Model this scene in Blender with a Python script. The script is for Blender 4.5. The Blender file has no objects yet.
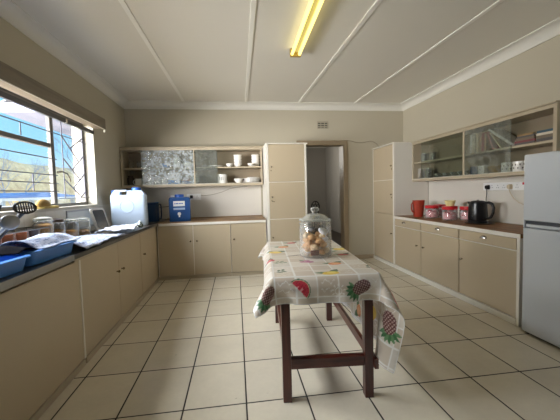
import bpy, bmesh, math, random
import numpy as np
from mathutils import Vector, Matrix
from mathutils import noise as mnoise

random.seed(7)
rng = np.random.default_rng(7)
PI = math.pi
scene = bpy.context.scene
COL = scene.collection
ORG = {}

# ------------------------------------------------------------------ materials
def new_mat(name):
    m = bpy.data.materials.new(name); m.use_nodes = True
    nt = m.node_tree; nt.nodes.clear()
    out = nt.nodes.new('ShaderNodeOutputMaterial')
    return m, nt, out

def paint(name, col, rough=0.5, var=0.06, scale=6.0, bump=0.0, bscale=60, metal=0.0, spec=0.5, coat=0.0, stretch=None):
    m, nt, out = new_mat(name)
    N, L = nt.nodes.new, nt.links.new
    p = N('ShaderNodeBsdfPrincipled'); L(p.outputs[0], out.inputs[0])
    p.inputs['Roughness'].default_value = rough
    p.inputs['Metallic'].default_value = metal
    p.inputs['Specular IOR Level'].default_value = spec
    p.inputs['Coat Weight'].default_value = coat
    tc = N('ShaderNodeTexCoord'); src = tc.outputs['Object']
    if stretch:
        mp = N('ShaderNodeMapping'); mp.inputs['Scale'].default_value = stretch
        L(src, mp.inputs[0]); src = mp.outputs[0]
    n = N('ShaderNodeTexNoise'); n.inputs['Scale'].default_value = scale; n.inputs['Detail'].default_value = 5
    L(src, n.inputs['Vector'])
    mx = N('ShaderNodeMix'); mx.data_type = 'RGBA'
    mx.inputs['A'].default_value = tuple(c*(1-var) for c in col)+(1,)
    mx.inputs['B'].default_value = tuple(min(1, c*(1+var)) for c in col)+(1,)
    L(n.outputs[0], mx.inputs['Factor']); L(mx.outputs['Result'], p.inputs['Base Color'])
    if bump:
        nb = N('ShaderNodeTexNoise'); nb.inputs['Scale'].default_value = bscale
        L(src, nb.inputs['Vector'])
        b = N('ShaderNodeBump'); b.inputs['Strength'].default_value = bump; b.inputs['Distance'].default_value = 0.004
        L(nb.outputs[0], b.inputs['Height']); L(b.outputs[0], p.inputs['Normal'])
    return m

def wood(name, dark, light, rough=0.4, axis='Y', scale=9.0, coat=0.0):
    m, nt, out = new_mat(name)
    N, L = nt.nodes.new, nt.links.new
    p = N('ShaderNodeBsdfPrincipled'); L(p.outputs[0], out.inputs[0])
    p.inputs['Roughness'].default_value = rough; p.inputs['Coat Weight'].default_value = coat
    tc = N('ShaderNodeTexCoord'); mp = N('ShaderNodeMapping')
    sc = {'X': (0.12, 1, 1), 'Y': (1, 0.12, 1), 'Z': (1, 1, 0.12)}[axis]
    mp.inputs['Scale'].default_value = sc
    L(tc.outputs['Object'], mp.inputs[0])
    n = N('ShaderNodeTexNoise'); n.inputs['Scale'].default_value = scale*3; n.inputs['Detail'].default_value = 8
    n.inputs['Distortion'].default_value = 0.8
    L(mp.outputs[0], n.inputs['Vector'])
    r = N('ShaderNodeValToRGB')
    r.color_ramp.elements[0].position = 0.3; r.color_ramp.elements[0].color = dark+(1,)
    r.color_ramp.elements[1].position = 0.72; r.color_ramp.elements[1].color = light+(1,)
    L(n.outputs[0], r.inputs[0]); L(r.outputs[0], p.inputs['Base Color'])
    b = N('ShaderNodeBump'); b.inputs['Strength'].default_value = 0.12; b.inputs['Distance'].default_value = 0.003
    L(n.outputs[0], b.inputs['Height']); L(b.outputs[0], p.inputs['Normal'])
    return m

def schlick(N, L, f0=0.04):
    lw = N('ShaderNodeLayerWeight'); lw.inputs[0].default_value = 0.5
    pw = N('ShaderNodeMath'); pw.operation = 'POWER'; pw.inputs[1].default_value = 5.0; L(lw.outputs['Facing'], pw.inputs[0])
    mr = N('ShaderNodeMath'); mr.operation = 'MULTIPLY_ADD'; mr.inputs[1].default_value = 0.8; mr.inputs[2].default_value = f0
    L(pw.outputs[0], mr.inputs[0]); return mr

def thin_glass(name, tint=(1, 1, 1), clear=0.93, edge=0.35, ecol=(0.85, 0.9, 0.88), rough=0.03):
    """thin walled glass: transparent with Fresnel reflection and a paler body towards grazing angles"""
    m, nt, out = new_mat(name)
    N, L = nt.nodes.new, nt.links.new
    tr = N('ShaderNodeBsdfTransparent'); tr.inputs[0].default_value = tuple(c*clear for c in tint)+(1,)
    gl = N('ShaderNodeBsdfGlossy'); gl.inputs['Roughness'].default_value = rough
    df = N('ShaderNodeBsdfDiffuse'); df.inputs[0].default_value = ecol+(1,)
    lw = N('ShaderNodeLayerWeight'); lw.inputs[0].default_value = 0.35
    mu = N('ShaderNodeMath'); mu.operation = 'MULTIPLY'; mu.inputs[1].default_value = edge
    L(lw.outputs['Facing'], mu.inputs[0])
    m1 = N('ShaderNodeMixShader'); L(mu.outputs[0], m1.inputs[0]); L(tr.outputs[0], m1.inputs[1]); L(df.outputs[0], m1.inputs[2])
    fr = schlick(N, L)
    m2 = N('ShaderNodeMixShader'); L(fr.outputs[0], m2.inputs[0]); L(m1.outputs[0], m2.inputs[1]); L(gl.outputs[0], m2.inputs[2])
    L(m2.outputs[0], out.inputs[0])
    return m

def pattern_glass(name, opac_lo, opac_hi, col, scale=42, tint=(0.85, 0.88, 0.86)):
    """cupboard glass with a raised pattern: etched leaves and painted window reflections"""
    m, nt, out = new_mat(name)
    N, L = nt.nodes.new, nt.links.new
    tc = N('ShaderNodeTexCoord')
    v = N('ShaderNodeTexVoronoi'); v.inputs['Scale'].default_value = scale; v.feature = 'DISTANCE_TO_EDGE'
    n = N('ShaderNodeTexNoise'); n.inputs['Scale'].default_value = scale*0.5; n.inputs['Detail'].default_value = 3; n.inputs['Distortion'].default_value = 2.0
    L(tc.outputs['Object'], v.inputs['Vector']); L(tc.outputs['Object'], n.inputs['Vector'])
    r = N('ShaderNodeMapRange'); r.inputs[1].default_value = 0.38; r.inputs[2].default_value = 0.62
    r.inputs[3].default_value = opac_lo; r.inputs[4].default_value = opac_hi
    L(n.outputs[0], r.inputs[0])
    tr = N('ShaderNodeBsdfTransparent'); tr.inputs[0].default_value = tint+(1,)
    df = N('ShaderNodeBsdfPrincipled'); df.inputs['Base Color'].default_value = col+(1,); df.inputs['Roughness'].default_value = 0.25
    b = N('ShaderNodeBump'); b.inputs['Strength'].default_value = 0.6; b.inputs['Distance'].default_value = 0.006
    L(n.outputs[0], b.inputs['Height']); L(b.outputs[0], df.inputs['Normal'])
    gl = N('ShaderNodeBsdfGlossy'); gl.inputs['Roughness'].default_value = 0.12; L(b.outputs[0], gl.inputs['Normal'])
    m1 = N('ShaderNodeMixShader'); L(r.outputs[0], m1.inputs[0]); L(tr.outputs[0], m1.inputs[1]); L(df.outputs[0], m1.inputs[2])
    fr = schlick(N, L)
    m2 = N('ShaderNodeMixShader'); L(fr.outputs[0], m2.inputs[0]); L(m1.outputs[0], m2.inputs[1]); L(gl.outputs[0], m2.inputs[2])
    L(m2.outputs[0], out.inputs[0])
    return m

def emit(name, col, strength):
    m, nt, out = new_mat(name)
    e = nt.nodes.new('ShaderNodeEmission'); e.inputs[0].default_value = col+(1,); e.inputs[1].default_value = strength
    nt.links.new(e.outputs[0], out.inputs[0])
    return m

def tiles_mat(name, col, var, grout, sx, sy, ox, oy, gw, rough, axes=('X', 'Y'), stain=0.12, gbump=0.4):
    m, nt, out = new_mat(name)
    N, L = nt.nodes.new, nt.links.new
    p = N('ShaderNodeBsdfPrincipled'); L(p.outputs[0], out.inputs[0])
    g = N('ShaderNodeNewGeometry'); s = N('ShaderNodeSeparateXYZ'); L(g.outputs['Position'], s.inputs[0])
    def ma(op, a, b=None, c=None):
        n = N('ShaderNodeMath'); n.operation = op
        for i, x in enumerate((a, b, c)):
            if x is None: continue
            if isinstance(x, (int, float)): n.inputs[i].default_value = x
            else: L(x, n.inputs[i])
        return n.outputs[0]
    def cell(out_, o, sz):
        q = ma('DIVIDE', ma('SUBTRACT', out_, o), sz)
        f = ma('FRACT', q); fl = ma('FLOOR', q)
        d = ma('MULTIPLY', ma('MINIMUM', f, ma('SUBTRACT', 1.0, f)), sz)
        return d, fl
    dx, fx = cell(s.outputs[axes[0]], ox, sx); dy, fy = cell(s.outputs[axes[1]], oy, sy)
    d = ma('MINIMUM', dx, dy)
    mask = N('ShaderNodeMapRange'); mask.inputs[1].default_value = gw*0.7; mask.inputs[2].default_value = gw*1.3
    L(d, mask.inputs[0])
    cmb = N('ShaderNodeCombineXYZ'); L(fx, cmb.inputs[0]); L(fy, cmb.inputs[1])
    wn = N('ShaderNodeTexWhiteNoise'); wn.noise_dimensions = '2D'; L(cmb.outputs[0], wn.inputs['Vector'])
    n1 = N('ShaderNodeTexNoise'); n1.inputs['Scale'].default_value = 3.5; n1.inputs['Detail'].default_value = 7; n1.inputs['Roughness'].default_value = 0.65
    L(g.outputs['Position'], n1.inputs['Vector'])
    n2 = N('ShaderNodeTexNoise'); n2.inputs['Scale'].default_value = 34; n2.inputs['Detail'].default_value = 4
    L(g.outputs['Position'], n2.inputs['Vector'])
    fac = ma('ADD', ma('MULTIPLY', wn.outputs['Value'], var), ma('MULTIPLY', n1.outputs[0], stain*2))
    fac = ma('ADD', fac, ma('MULTIPLY', n2.outputs[0], stain*0.7))
    fac = ma('SUBTRACT', 1.0+var*0.5+stain*1.35, fac)
    spots = N('ShaderNodeMapRange'); spots.inputs[1].default_value = 0.70; spots.inputs[2].default_value = 0.80
    spots.inputs[3].default_value = 1.0; spots.inputs[4].default_value = 0.55
    n3 = N('ShaderNodeTexNoise'); n3.inputs['Scale'].default_value = 16; n3.inputs['Detail'].default_value = 6
    L(g.outputs['Position'], n3.inputs['Vector']); L(n3.outputs[0], spots.inputs[0])
    fac = ma('MULTIPLY', fac, spots.outputs[0])
    vm = N('ShaderNodeVectorMath'); vm.operation = 'SCALE'; vm.inputs[0].default_value = col; L(fac, vm.inputs['Scale'])
    mx = N('ShaderNodeMix'); mx.data_type = 'RGBA'; mx.inputs['A'].default_value = grout+(1,)
    L(mask.outputs[0], mx.inputs['Factor']); L(vm.outputs[0], mx.inputs['B']); L(mx.outputs['Result'], p.inputs['Base Color'])
    rr = N('ShaderNodeMapRange'); rr.inputs[3].default_value = 0.9; rr.inputs[4].default_value = rough
    L(mask.outputs[0], rr.inputs[0]); L(rr.outputs[0], p.inputs['Roughness'])
    b = N('ShaderNodeBump'); b.inputs['Strength'].default_value = gbump; b.inputs['Distance'].default_value = 0.004
    L(mask.outputs[0], b.inputs['Height']); L(b.outputs[0], p.inputs['Normal'])
    return m

M = {}
M['wall'] = paint('wall_paint', (0.50, 0.455, 0.355), 0.75, 0.035, 1.2, 0.15, 90)
M['splash'] = paint('splashback_paint', (0.72, 0.685, 0.62), 0.5, 0.02, 2.0)
M['ceil'] = paint('ceiling_paint', (0.76, 0.73, 0.66), 0.7, 0.02, 1.5)
M['batten'] = paint('batten_paint', (0.88, 0.86, 0.80), 0.5, 0.02, 2)
M['cornice'] = paint('cornice_paint', (0.74, 0.72, 0.66), 0.6, 0.02, 2)
M['cab'] = paint('cabinet_paint', (0.52, 0.43, 0.30), 0.42, 0.035, 3.0, 0.05, 30, stretch=(1, 1, 0.3))
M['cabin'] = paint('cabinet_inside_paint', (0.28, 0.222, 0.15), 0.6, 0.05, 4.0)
M['trim'] = paint('white_trim_paint', (0.80, 0.765, 0.69), 0.42, 0.03, 5.0)
M['frame'] = paint('shelf_edge_paint', (0.45, 0.38, 0.275), 0.45, 0.03, 5.0)
M['jamb'] = paint('door_frame_paint', (0.34, 0.265, 0.175), 0.45, 0.06, 6.0)
M['skirt'] = paint('skirting_paint', (0.40, 0.32, 0.22), 0.5, 0.05, 6.0)
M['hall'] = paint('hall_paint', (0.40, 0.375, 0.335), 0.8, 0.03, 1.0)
M['topwood'] = wood('worktop_wood', (0.17, 0.075, 0.025), (0.36, 0.18, 0.07), 0.5, 'Y', 6, 0.0)
M['topwoodx'] = wood('worktop_wood_back', (0.19, 0.11, 0.055), (0.42, 0.26, 0.13), 0.55, 'X', 6, 0.0)
M['topdark'] = paint('worktop_dark_edge', (0.035, 0.03, 0.028), 0.35, 0.2, 20)
M['toplam'] = paint('worktop_laminate', (0.10, 0.085, 0.075), 0.3, 0.25, 50)
M['mahog'] = wood('mahogany', (0.038, 0.006, 0.004), (0.115, 0.020, 0.012), 0.28, 'Z', 8, 0.35)
M['mahogx'] = wood('mahogany_rail', (0.038, 0.006, 0.004), (0.115, 0.020, 0.012), 0.28, 'X', 8, 0.35)
M['mahogy'] = wood('mahogany_side_rail', (0.038, 0.006, 0.004), (0.115, 0.020, 0.012), 0.28, 'Y', 8, 0.35)
M['steel'] = paint('stainless_steel', (0.30, 0.305, 0.31), 0.34, 0.06, 14, 0.05, 200, metal=1.0)
M['chrome'] = paint('chrome', (0.52, 0.51, 0.49), 0.25, 0.05, 20, metal=1.0)
M['knobm'] = paint('aged_metal', (0.30, 0.26, 0.21), 0.25, 0.2, 40, metal=0.9)
M['fridge'] = paint('fridge_silver', (0.60, 0.635, 0.68), 0.36, 0.03, 3, 0.03, 160, metal=0.3)
M['fridgedark'] = paint('fridge_dark', (0.05, 0.055, 0.065), 0.5, 0.1, 10)
M['black'] = paint('black_plastic', (0.006, 0.006, 0.008), 0.3, 0.2, 20)
M['iron'] = paint('wrought_iron', (0.045, 0.042, 0.040), 0.6, 0.2, 20)
M['rubber'] = paint('black_rubber', (0.02, 0.02, 0.022), 0.6, 0.2, 20)
M['white'] = paint('white_plastic', (0.87, 0.87, 0.86), 0.35, 0.02, 10)
M['china'] = paint('white_china', (0.86, 0.84, 0.80), 0.18, 0.02, 10, coat=0.3)
M['can'] = paint('jerrycan_plastic', (0.55, 0.67, 0.84), 0.4, 0.04, 8, 0.03, 40)
M['blue'] = paint('blue_plastic', (0.015, 0.085, 0.29), 0.28, 0.12, 9, coat=0.2)
M['bluecap'] = paint('blue_cap', (0.03, 0.13, 0.55), 0.35, 0.06, 9)
M['navy'] = paint('navy_plastic', (0.006, 0.03, 0.085), 0.2, 0.2, 9, coat=0.3)
M['tub'] = paint('tub_blue', (0.07, 0.24, 0.66), 0.38, 0.05, 7)
M['red'] = paint('red_lid', (0.62, 0.022, 0.030), 0.3, 0.06, 9)
M['jug'] = paint('terracotta_red_plastic', (0.42, 0.055, 0.032), 0.3, 0.05, 6)
M['mugred'] = paint('red_enamel', (0.46, 0.02, 0.02), 0.25, 0.08, 8)
M['yellow'] = paint('pale_yellow', (0.83, 0.75, 0.36), 0.4, 0.03, 9)
M['cream'] = paint('cream_plastic', (0.62, 0.52, 0.36), 0.4, 0.05, 9)
M['tabcase'] = paint('tablet_casing', (0.55, 0.54, 0.52), 0.4, 0.03, 9)
M['blackcloth'] = paint('black_cloth', (0.012, 0.011, 0.014), 1.0, 0.2, 30, spec=0.05)
M['sponge'] = paint('mustard_sponge', (0.30, 0.185, 0.05), 0.9, 0.18, 30, 0.8, 90)
M['spongep'] = paint('yellow_cloth', (0.46, 0.34, 0.10), 0.8, 0.1, 20, 0.3, 90)
M['terra'] = paint('brown_stoneware', (0.27, 0.075, 0.028), 0.28, 0.15, 8, coat=0.3)
M['dkbrown'] = paint('dark_brown_ware', (0.045, 0.026, 0.018), 0.3, 0.2, 8)
M['pasta'] = paint('golden_cereal', (0.42, 0.22, 0.06), 0.7, 0.35, 70, 0.8, 90)
M['candy'] = paint('pink_candy', (0.86, 0.40, 0.42), 0.5, 0.35, 25)
M['candyw'] = paint('white_packet', (0.82, 0.76, 0.74), 0.5, 0.1, 25)
M['candyr'] = paint('red_packet', (0.55, 0.05, 0.09), 0.4, 0.2, 25)
M['biscuit'] = paint('biscuit', (0.78, 0.47, 0.23), 0.8, 0.18, 24, 0.8, 50)
M['biscuitp'] = paint('pale_biscuit', (0.88, 0.68, 0.42), 0.8, 0.14, 24, 0.8, 50)
M['paper'] = paint('white_wrap', (0.90, 0.91, 0.94), 0.6, 0.04, 20, 0.5, 40)
M['choc'] = paint('chocolate_bar', (0.13, 0.045, 0.025), 0.4, 0.2, 20)
M['tube'] = emit('fluorescent_tube', (1.0, 0.83, 0.24), 2.0)
M['fitting'] = paint('light_fitting', (0.75, 0.68, 0.42), 0.4, 0.03, 9)
M['brassy'] = paint('lamp_holder', (0.45, 0.30, 0.06), 0.4, 0.1, 9)
M['vent'] = paint('vent_paint', (0.42, 0.375, 0.29), 0.7, 0.05, 9)
M['ventdark'] = paint('vent_shade_backing', (0.10, 0.09, 0.07), 0.9, 0.1, 9)  # dark sheet behind the slats, the shade put into its colour
M['wire'] = paint('wire_cream', (0.30, 0.25, 0.18), 0.5, 0.05, 9)
M['wframe'] = paint('window_frame_paint', (0.14, 0.13, 0.115), 0.5, 0.05, 9)
M['bars'] = paint('burglar_bar_paint', (0.10, 0.10, 0.13), 0.5, 0.1, 9)
M['barsw'] = paint('burglar_bar_pale', (0.36, 0.38, 0.42), 0.5, 0.1, 9)
M['reveal'] = paint('reveal_paint', (0.46, 0.43, 0.36), 0.6, 0.02, 3)
M['pelmet'] = wood('pelmet_wood', (0.155, 0.125, 0.085), (0.235, 0.195, 0.14), 0.5, 'Y', 5)
M['pelmetin'] = paint('pelmet_inside', (0.34, 0.27, 0.19), 0.6, 0.05, 6)
M['knobglass'] = thin_glass('knob_glass', (1, 1, 0.98), 0.8, 1.6, (0.86, 0.86, 0.82))
M['winglass'] = thin_glass('window_glass', (1, 1, 1), 0.97, 0.03)
M['glass'] = thin_glass('clear_glass', (1, 1, 1), 0.97, 0.55, (0.84, 0.86, 0.85))
M['jarglass'] = thin_glass('jar_glass', (1, 1, 1), 0.985, 0.40, (0.86, 0.86, 0.83))
M['lidglass'] = thin_glass('lid_glass', (0.98, 1.0, 0.98), 0.92, 0.75, (0.84, 0.85, 0.81))
M['pane'] = pattern_glass('reflection_pane', 0.05, 0.46, (0.72, 0.76, 0.78), 26)  # pale blotches put the window's reflection into the pane's colour
M['panegrey'] = pattern_glass('reflection_pane_grey', 0.10, 0.30, (0.36, 0.38, 0.36), 26)  # greyer pane, its reflection likewise painted in
M['paneplain'] = thin_glass('smoky_sliding_pane', (0.88, 0.92, 0.88), 0.95, 0.06, (0.4, 0.42, 0.4))
M['paneleaf'] = pattern_glass('leaf_pane', 0.03, 0.22, (0.45, 0.46, 0.42), 16)
M['screen'] = paint('dark_screen', (0.035, 0.05, 0.075), 0.12, 0.3, 14, coat=0.5)
M['floor'] = tiles_mat('floor_tiles', (0.66, 0.60, 0.475), 0.09, (0.022, 0.018, 0.014), 0.379, 0.489, 0.020, 2.396, 0.0050, 0.26)
M['walltile'] = tiles_mat('splash_tiles', (0.70, 0.67, 0.60), 0.05, (0.45, 0.42, 0.37), 0.155, 0.155, 0.0, 1.195, 0.0015, 0.18, ('Y', 'Z'), 0.03, 0.2)
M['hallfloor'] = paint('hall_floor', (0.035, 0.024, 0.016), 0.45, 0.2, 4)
M['grass'] = paint('dry_grass', (0.42, 0.32, 0.17), 0.95, 0.4, 1.2)
M['hedge'] = paint('dry_hedge_leaves', (0.92, 0.53, 0.30), 0.95, 0.6, 1.6, 1.0, 5)
M['bark'] = paint('grey_bark', (0.30, 0.34, 0.43), 0.9, 0.2, 8)
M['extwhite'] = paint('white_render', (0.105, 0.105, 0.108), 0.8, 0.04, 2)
M['soffit'] = paint('eave_sky_tint', (0.22, 0.24, 0.36), 0.7, 0.05, 3)  # lilac bounce from the sky put into the eave's colour
M['roofblue'] = paint('blue_roof', (0.13, 0.24, 0.50), 0.5, 0.15, 3)
M['vanwhite'] = paint('van_white', (0.78, 0.77, 0.76), 0.3, 0.03, 3)
M['vanred'] = paint('van_red', (0.62, 0.14, 0.10), 0.4, 0.1, 5)
M['book'] = [paint('book_cover_%d' % i, c, 0.55, 0.12, 9) for i, c in enumerate([
    (0.62, 0.56, 0.45), (0.30, 0.06, 0.05), (0.45, 0.30, 0.16), (0.62, 0.60, 0.56), (0.05, 0.10, 0.14),
    (0.18, 0.14, 0.10), (0.34, 0.22, 0.10), (0.10, 0.09, 0.09), (0.50, 0.40, 0.24), (0.20, 0.05, 0.06)])]
M['pages'] = paint('book_pages', (0.66, 0.60, 0.48), 0.8, 0.08, 40)

def towel_mat():
    m, nt, out = new_mat('speckled_tea_towel')
    N, L = nt.nodes.new, nt.links.new
    p = N('ShaderNodeBsdfPrincipled'); p.inputs['Roughness'].default_value = 0.9; L(p.outputs[0], out.inputs[0])
    tc = N('ShaderNodeTexCoord')
    v = N('ShaderNodeTexNoise'); v.inputs['Scale'].default_value = 60; v.inputs['Detail'].default_value = 3; L(tc.outputs['Object'], v.inputs['Vector'])
    r = N('ShaderNodeValToRGB'); e = r.color_ramp.elements
    e[0].position = 0.36; e[0].color = (0.14, 0.20, 0.38, 1); e[1].position = 0.52; e[1].color = (0.52, 0.57, 0.72, 1)
    L(v.outputs[0], r.inputs[0]); L(r.outputs[0], p.inputs['Base Color'])
    return m
M['towel'] = towel_mat()
M['cloth2'] = paint('white_dish_cloth', (0.58, 0.61, 0.70), 0.9, 0.10, 18, 0.3, 120)

# ------------------------------------------------------------------ object helpers
def put(o, label=None, cat=None, group=None, kind=None):
    if label: o['label'] = label
    if cat: o['category'] = cat
    if group: o['group'] = group
    if kind: o['kind'] = kind
    return o

def thing(name, label, cat, loc=(0, 0, 0), rz=0.0, group=None):
    o = bpy.data.objects.new(name, None); COL.objects.link(o)
    o.empty_display_size = 0.05
    o.location = loc; o.rotation_euler = (0, 0, rz)
    ORG[o.name] = Vector(loc)
    return put(o, label, cat, group)

def ob(name, bm, mats, parent=None, loc=None, rz=0.0, rot=None, bev=0.0, seg=2, smooth=None, world=False, label=None):
    """link the bmesh as ONE mesh object; world=True: vertices given in world space under an unrotated thing"""
    if world and parent is not None:
        bmesh.ops.translate(bm, verts=bm.verts, vec=-ORG[parent.name])
    bmesh.ops.recalc_face_normals(bm, faces=bm.faces)
    me = bpy.data.meshes.new(name); bm.to_mesh(me); bm.free()
    if not isinstance(mats, (list, tuple)): mats = [mats]
    for m in mats: me.materials.append(m)
    o = bpy.data.objects.new(name, me); COL.objects.link(o)
    if parent is not None:
        o.parent = parent; ORG[o.name] = ORG[parent.name]
    else:
        ORG[o.name] = Vector(loc or (0, 0, 0))
    if loc: o.location = loc
    o.rotation_euler = rot if rot else (0, 0, rz)
    if smooth:
        for p in me.polygons: p.use_smooth = True
        me.set_sharp_from_angle(angle=math.radians(smooth))
    if bev:
        b = o.modifiers.new('bevel', 'BEVEL'); b.width = bev; b.segments = seg; b.limit_method = 'ANGLE'; b.angle_limit = math.radians(40)
    if label: o['label'] = label
    return o

def struct(name, bm, mats, **k):
    o = ob(name, bm, mats, **k); o['kind'] = 'structure'; return o

def box(bm, x0, x1, y0, y1, z0, z1, mi=0):
    vs = [bm.verts.new((x, y, z)) for x in (x0, x1) for y in (y0, y1) for z in (z0, z1)]
    fs = []
    for q in ((0, 1, 3, 2), (4, 6, 7, 5), (0, 4, 5, 1), (2, 3, 7, 6), (0, 2, 6, 4), (1, 5, 7, 3)):
        f = bm.faces.new([vs[i] for i in q]); f.material_index = mi; fs.append(f)
    return vs

def BX(*a, **k):
    bm = bmesh.new(); box(bm, *a, **k); return bm

def lathe(bm, prof, seg=32, mi=0, c=(0, 0, 0), sx=1.0, sy=1.0):
    """prof: (r, z) list; r = 0 ends close to a pole"""
    rings = []
    for r, z in prof:
        if r <= 1e-6:
            rings.append([bm.verts.new((c[0], c[1], c[2]+z))])
        else:
            rings.append([bm.verts.new((c[0]+sx*r*math.cos(2*PI*k/seg), c[1]+sy*r*math.sin(2*PI*k/seg), c[2]+z)) for k in range(seg)])
    for a, b in zip(rings, rings[1:]):
        for k in range(seg):
            k2 = (k+1) % seg
            if len(a) == 1 and len(b) == 1: break
            if len(a) == 1: f = bm.faces.new((a[0], b[k], b[k2]))
            elif len(b) == 1: f = bm.faces.new((a[k], a[k2], b[0]))
            else: f = bm.faces.new((a[k], a[k2], b[k2], b[k]))
            f.material_index = mi

def LA(prof, seg=32, **k):
    bm = bmesh.new(); lathe(bm, prof, seg, **k); return bm

def tube(bm, pts, r, seg=8, closed=False, mi=0, caps=True, flat=1.0):
    pts = [Vector(p) for p in pts]; n = len(pts)
    rr = r if isinstance(r, (list, tuple)) else [r]*n
    rings = []; up = Vector((0, 0, 1)); prev = None
    for i, p in enumerate(pts):
        if closed: t = pts[(i+1) % n]-pts[i-1]
        else: t = pts[min(i+1, n-1)]-pts[max(i-1, 0)]
        t.normalize()
        if prev is None:
            a = t.cross(up)
            if a.length < 1e-3: a = t.cross(Vector((1, 0, 0)))
        else:
            a = prev-t*prev.dot(t)
            if a.length < 1e-4: a = t.cross(up)
        a.normalize(); b = t.cross(a); prev = a
        rings.append([bm.verts.new(p+a*(rr[i]*math.cos(2*PI*k/seg))+b*(flat*rr[i]*math.sin(2*PI*k/seg))) for k in range(seg)])
    m = n if closed else n-1
    for i in range(m):
        A, B = rings[i], rings[(i+1) % n]
        for k in range(seg):
            f = bm.faces.new((A[k], A[(k+1) % seg], B[(k+1) % seg], B[k])); f.material_index = mi
    if caps and not closed:
        bm.faces.new(rings[0]).material_index = mi; bm.faces.new(rings[-1][::-1]).material_index = mi

def TU(pts, r, seg=8, **k):
    bm = bmesh.new(); tube(bm, pts, r, seg, **k); return bm

def prism(bm, poly, axis, a0, a1, mi=0):
    """extrude a 2D polygon along an axis: X -> (y,z), Y -> (x,z), Z -> (x,y)"""
    def v(p, a): return {'X': (a, p[0], p[1]), 'Y': (p[0], a, p[1]), 'Z': (p[0], p[1], a)}[axis]
    A = [bm.verts.new(v(p, a0)) for p in poly]; B = [bm.verts.new(v(p, a1)) for p in poly]
    n = len(poly)
    bm.faces.new(A).material_index = mi; bm.faces.new(B[::-1]).material_index = mi
    for i in range(n):
        bm.faces.new((A[i], B[i], B[(i+1) % n], A[(i+1) % n])).material_index = mi

def PR(poly, axis, a0, a1):
    bm = bmesh.new(); prism(bm, poly, axis, a0, a1); return bm

def rrect(w, d, r, n=5):
    pts = []
    for cx, cy, a in ((w/2-r, d/2-r, 0), (-w/2+r, d/2-r, 90), (-w/2+r, -d/2+r, 180), (w/2-r, -d/2+r, 270)):
        for k in range(n+1):
            t = math.radians(a+90*k/n); pts.append((cx+r*math.cos(t), cy+r*math.sin(t)))
    return pts

def loft(bm, secs, mi=0, cap0=True, cap1=True):
    """secs: list of equal-length lists of 3D points"""
    R = [[bm.verts.new(p) for p in s] for s in secs]; n = len(R[0])
    for A, B in zip(R, R[1:]):
        for k in range(n):
            bm.faces.new((A[k], A[(k+1) % n], B[(k+1) % n], B[k])).material_index = mi
    if cap0: bm.faces.new(R[0][::-1]).material_index = mi
    if cap1: bm.faces.new(R[-1]).material_index = mi

def copy_tree(o, parent=None):
    c = o.copy(); COL.objects.link(c)
    if parent is not None: c.parent = parent
    for ch in list(o.children): copy_tree(ch, c)
    return c

def rep(o, loc, rz=None, label=None, group=None, scale=None):
    c = copy_tree(o); c.location = loc
    if rz is not None: c.rotation_euler = (0, 0, rz)
    if label: c['label'] = label
    if group: c['group'] = group
    if scale: c.scale = scale
    return c

# ------------------------------------------------------------------ camera
F, YAW, PITCH, ROLL, CH = 318.553, -0.1357, -0.0583, -0.0270, 1.2977
fwd = Vector((-math.sin(YAW), math.cos(YAW), 0)); right = Vector((math.cos(YAW), math.sin(YAW), 0)); up = Vector((0, 0, 1))
f2 = fwd*math.cos(PITCH)+up*math.sin(PITCH); u2 = up*math.cos(PITCH)-fwd*math.sin(PITCH)
r3 = right*math.cos(ROLL)+u2*math.sin(ROLL); u3 = u2*math.cos(ROLL)-right*math.sin(ROLL)
cd = bpy.data.cameras.new('camera'); cam = bpy.data.objects.new('camera', cd); COL.objects.link(cam)
R = Matrix((r3, u3, -f2)).transposed().to_4x4()
cam.matrix_world = Matrix.Translation((0, 0, CH)) @ R
cd.sensor_width = 36; cd.sensor_fit = 'HORIZONTAL'; cd.lens = F*36/560; cd.clip_start = 0.05; cd.clip_end = 300
scene.camera = cam

# ------------------------------------------------------------------ room shell
XL, XR, YB, YF, ZC = -1.785, 3.132, 5.651, -1.55, 2.84
WX0, WX1 = -2.035, XL                         # left wall thickness
WY0, WY1, WZ0, WZ1 = 1.35, 4.415, 1.195, 2.225
bm = bmesh.new(); box(bm, WX0, XR+0.2, YF-0.2, YB+0.0, -0.1, 0.0); struct('floor', bm, M['floor'])
bm = bmesh.new(); box(bm, WX0, XR+0.2, YF-0.2, YB, ZC, ZC+0.1); struct('ceiling', bm, M['ceil'])
bm = bmesh.new()
box(bm, WX0, WX1, YF, WY0, 0, ZC); box(bm, WX0, WX1, WY1, YB+0.2, 0, ZC)
box(bm, WX0, WX1, WY0, WY1, 0, WZ0-0.03); box(bm, WX0, WX1, WY0, WY1, WZ1, ZC)
struct('wall_left', bm, M['wall'])
bm = bmesh.new(); box(bm, XR, XR+0.2, YF, YB+0.2, 0, ZC); struct('wall_right', bm, M['wall'])
DX0, DX1, DZ = 1.155, 1.985, 2.135            # door opening in the back wall
bm = bmesh.new()
box(bm, XL, DX0, YB, YB+0.2, 0, ZC); box(bm, DX1, XR, YB, YB+0.2, 0, ZC); box(bm, DX0, DX1, YB, YB+0.2, DZ, ZC)
struct('wall_back', bm, M['wall'])
FX0, FX1, FZ0, FZ1 = 1.6, 2.5, 1.15, 2.05      # unseen opening added behind the camera for fill light
bm = bmesh.new()
box(bm, WX0, FX0, YF-0.2, YF, 0, ZC); box(bm, FX1, XR+0.2, YF-0.2, YF, 0, ZC)
box(bm, FX0, FX1, YF-0.2, YF, 0, FZ0); box(bm, FX0, FX1, YF-0.2, YF, FZ1, ZC)
struct('wall_front', bm, M['wall'])

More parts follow.
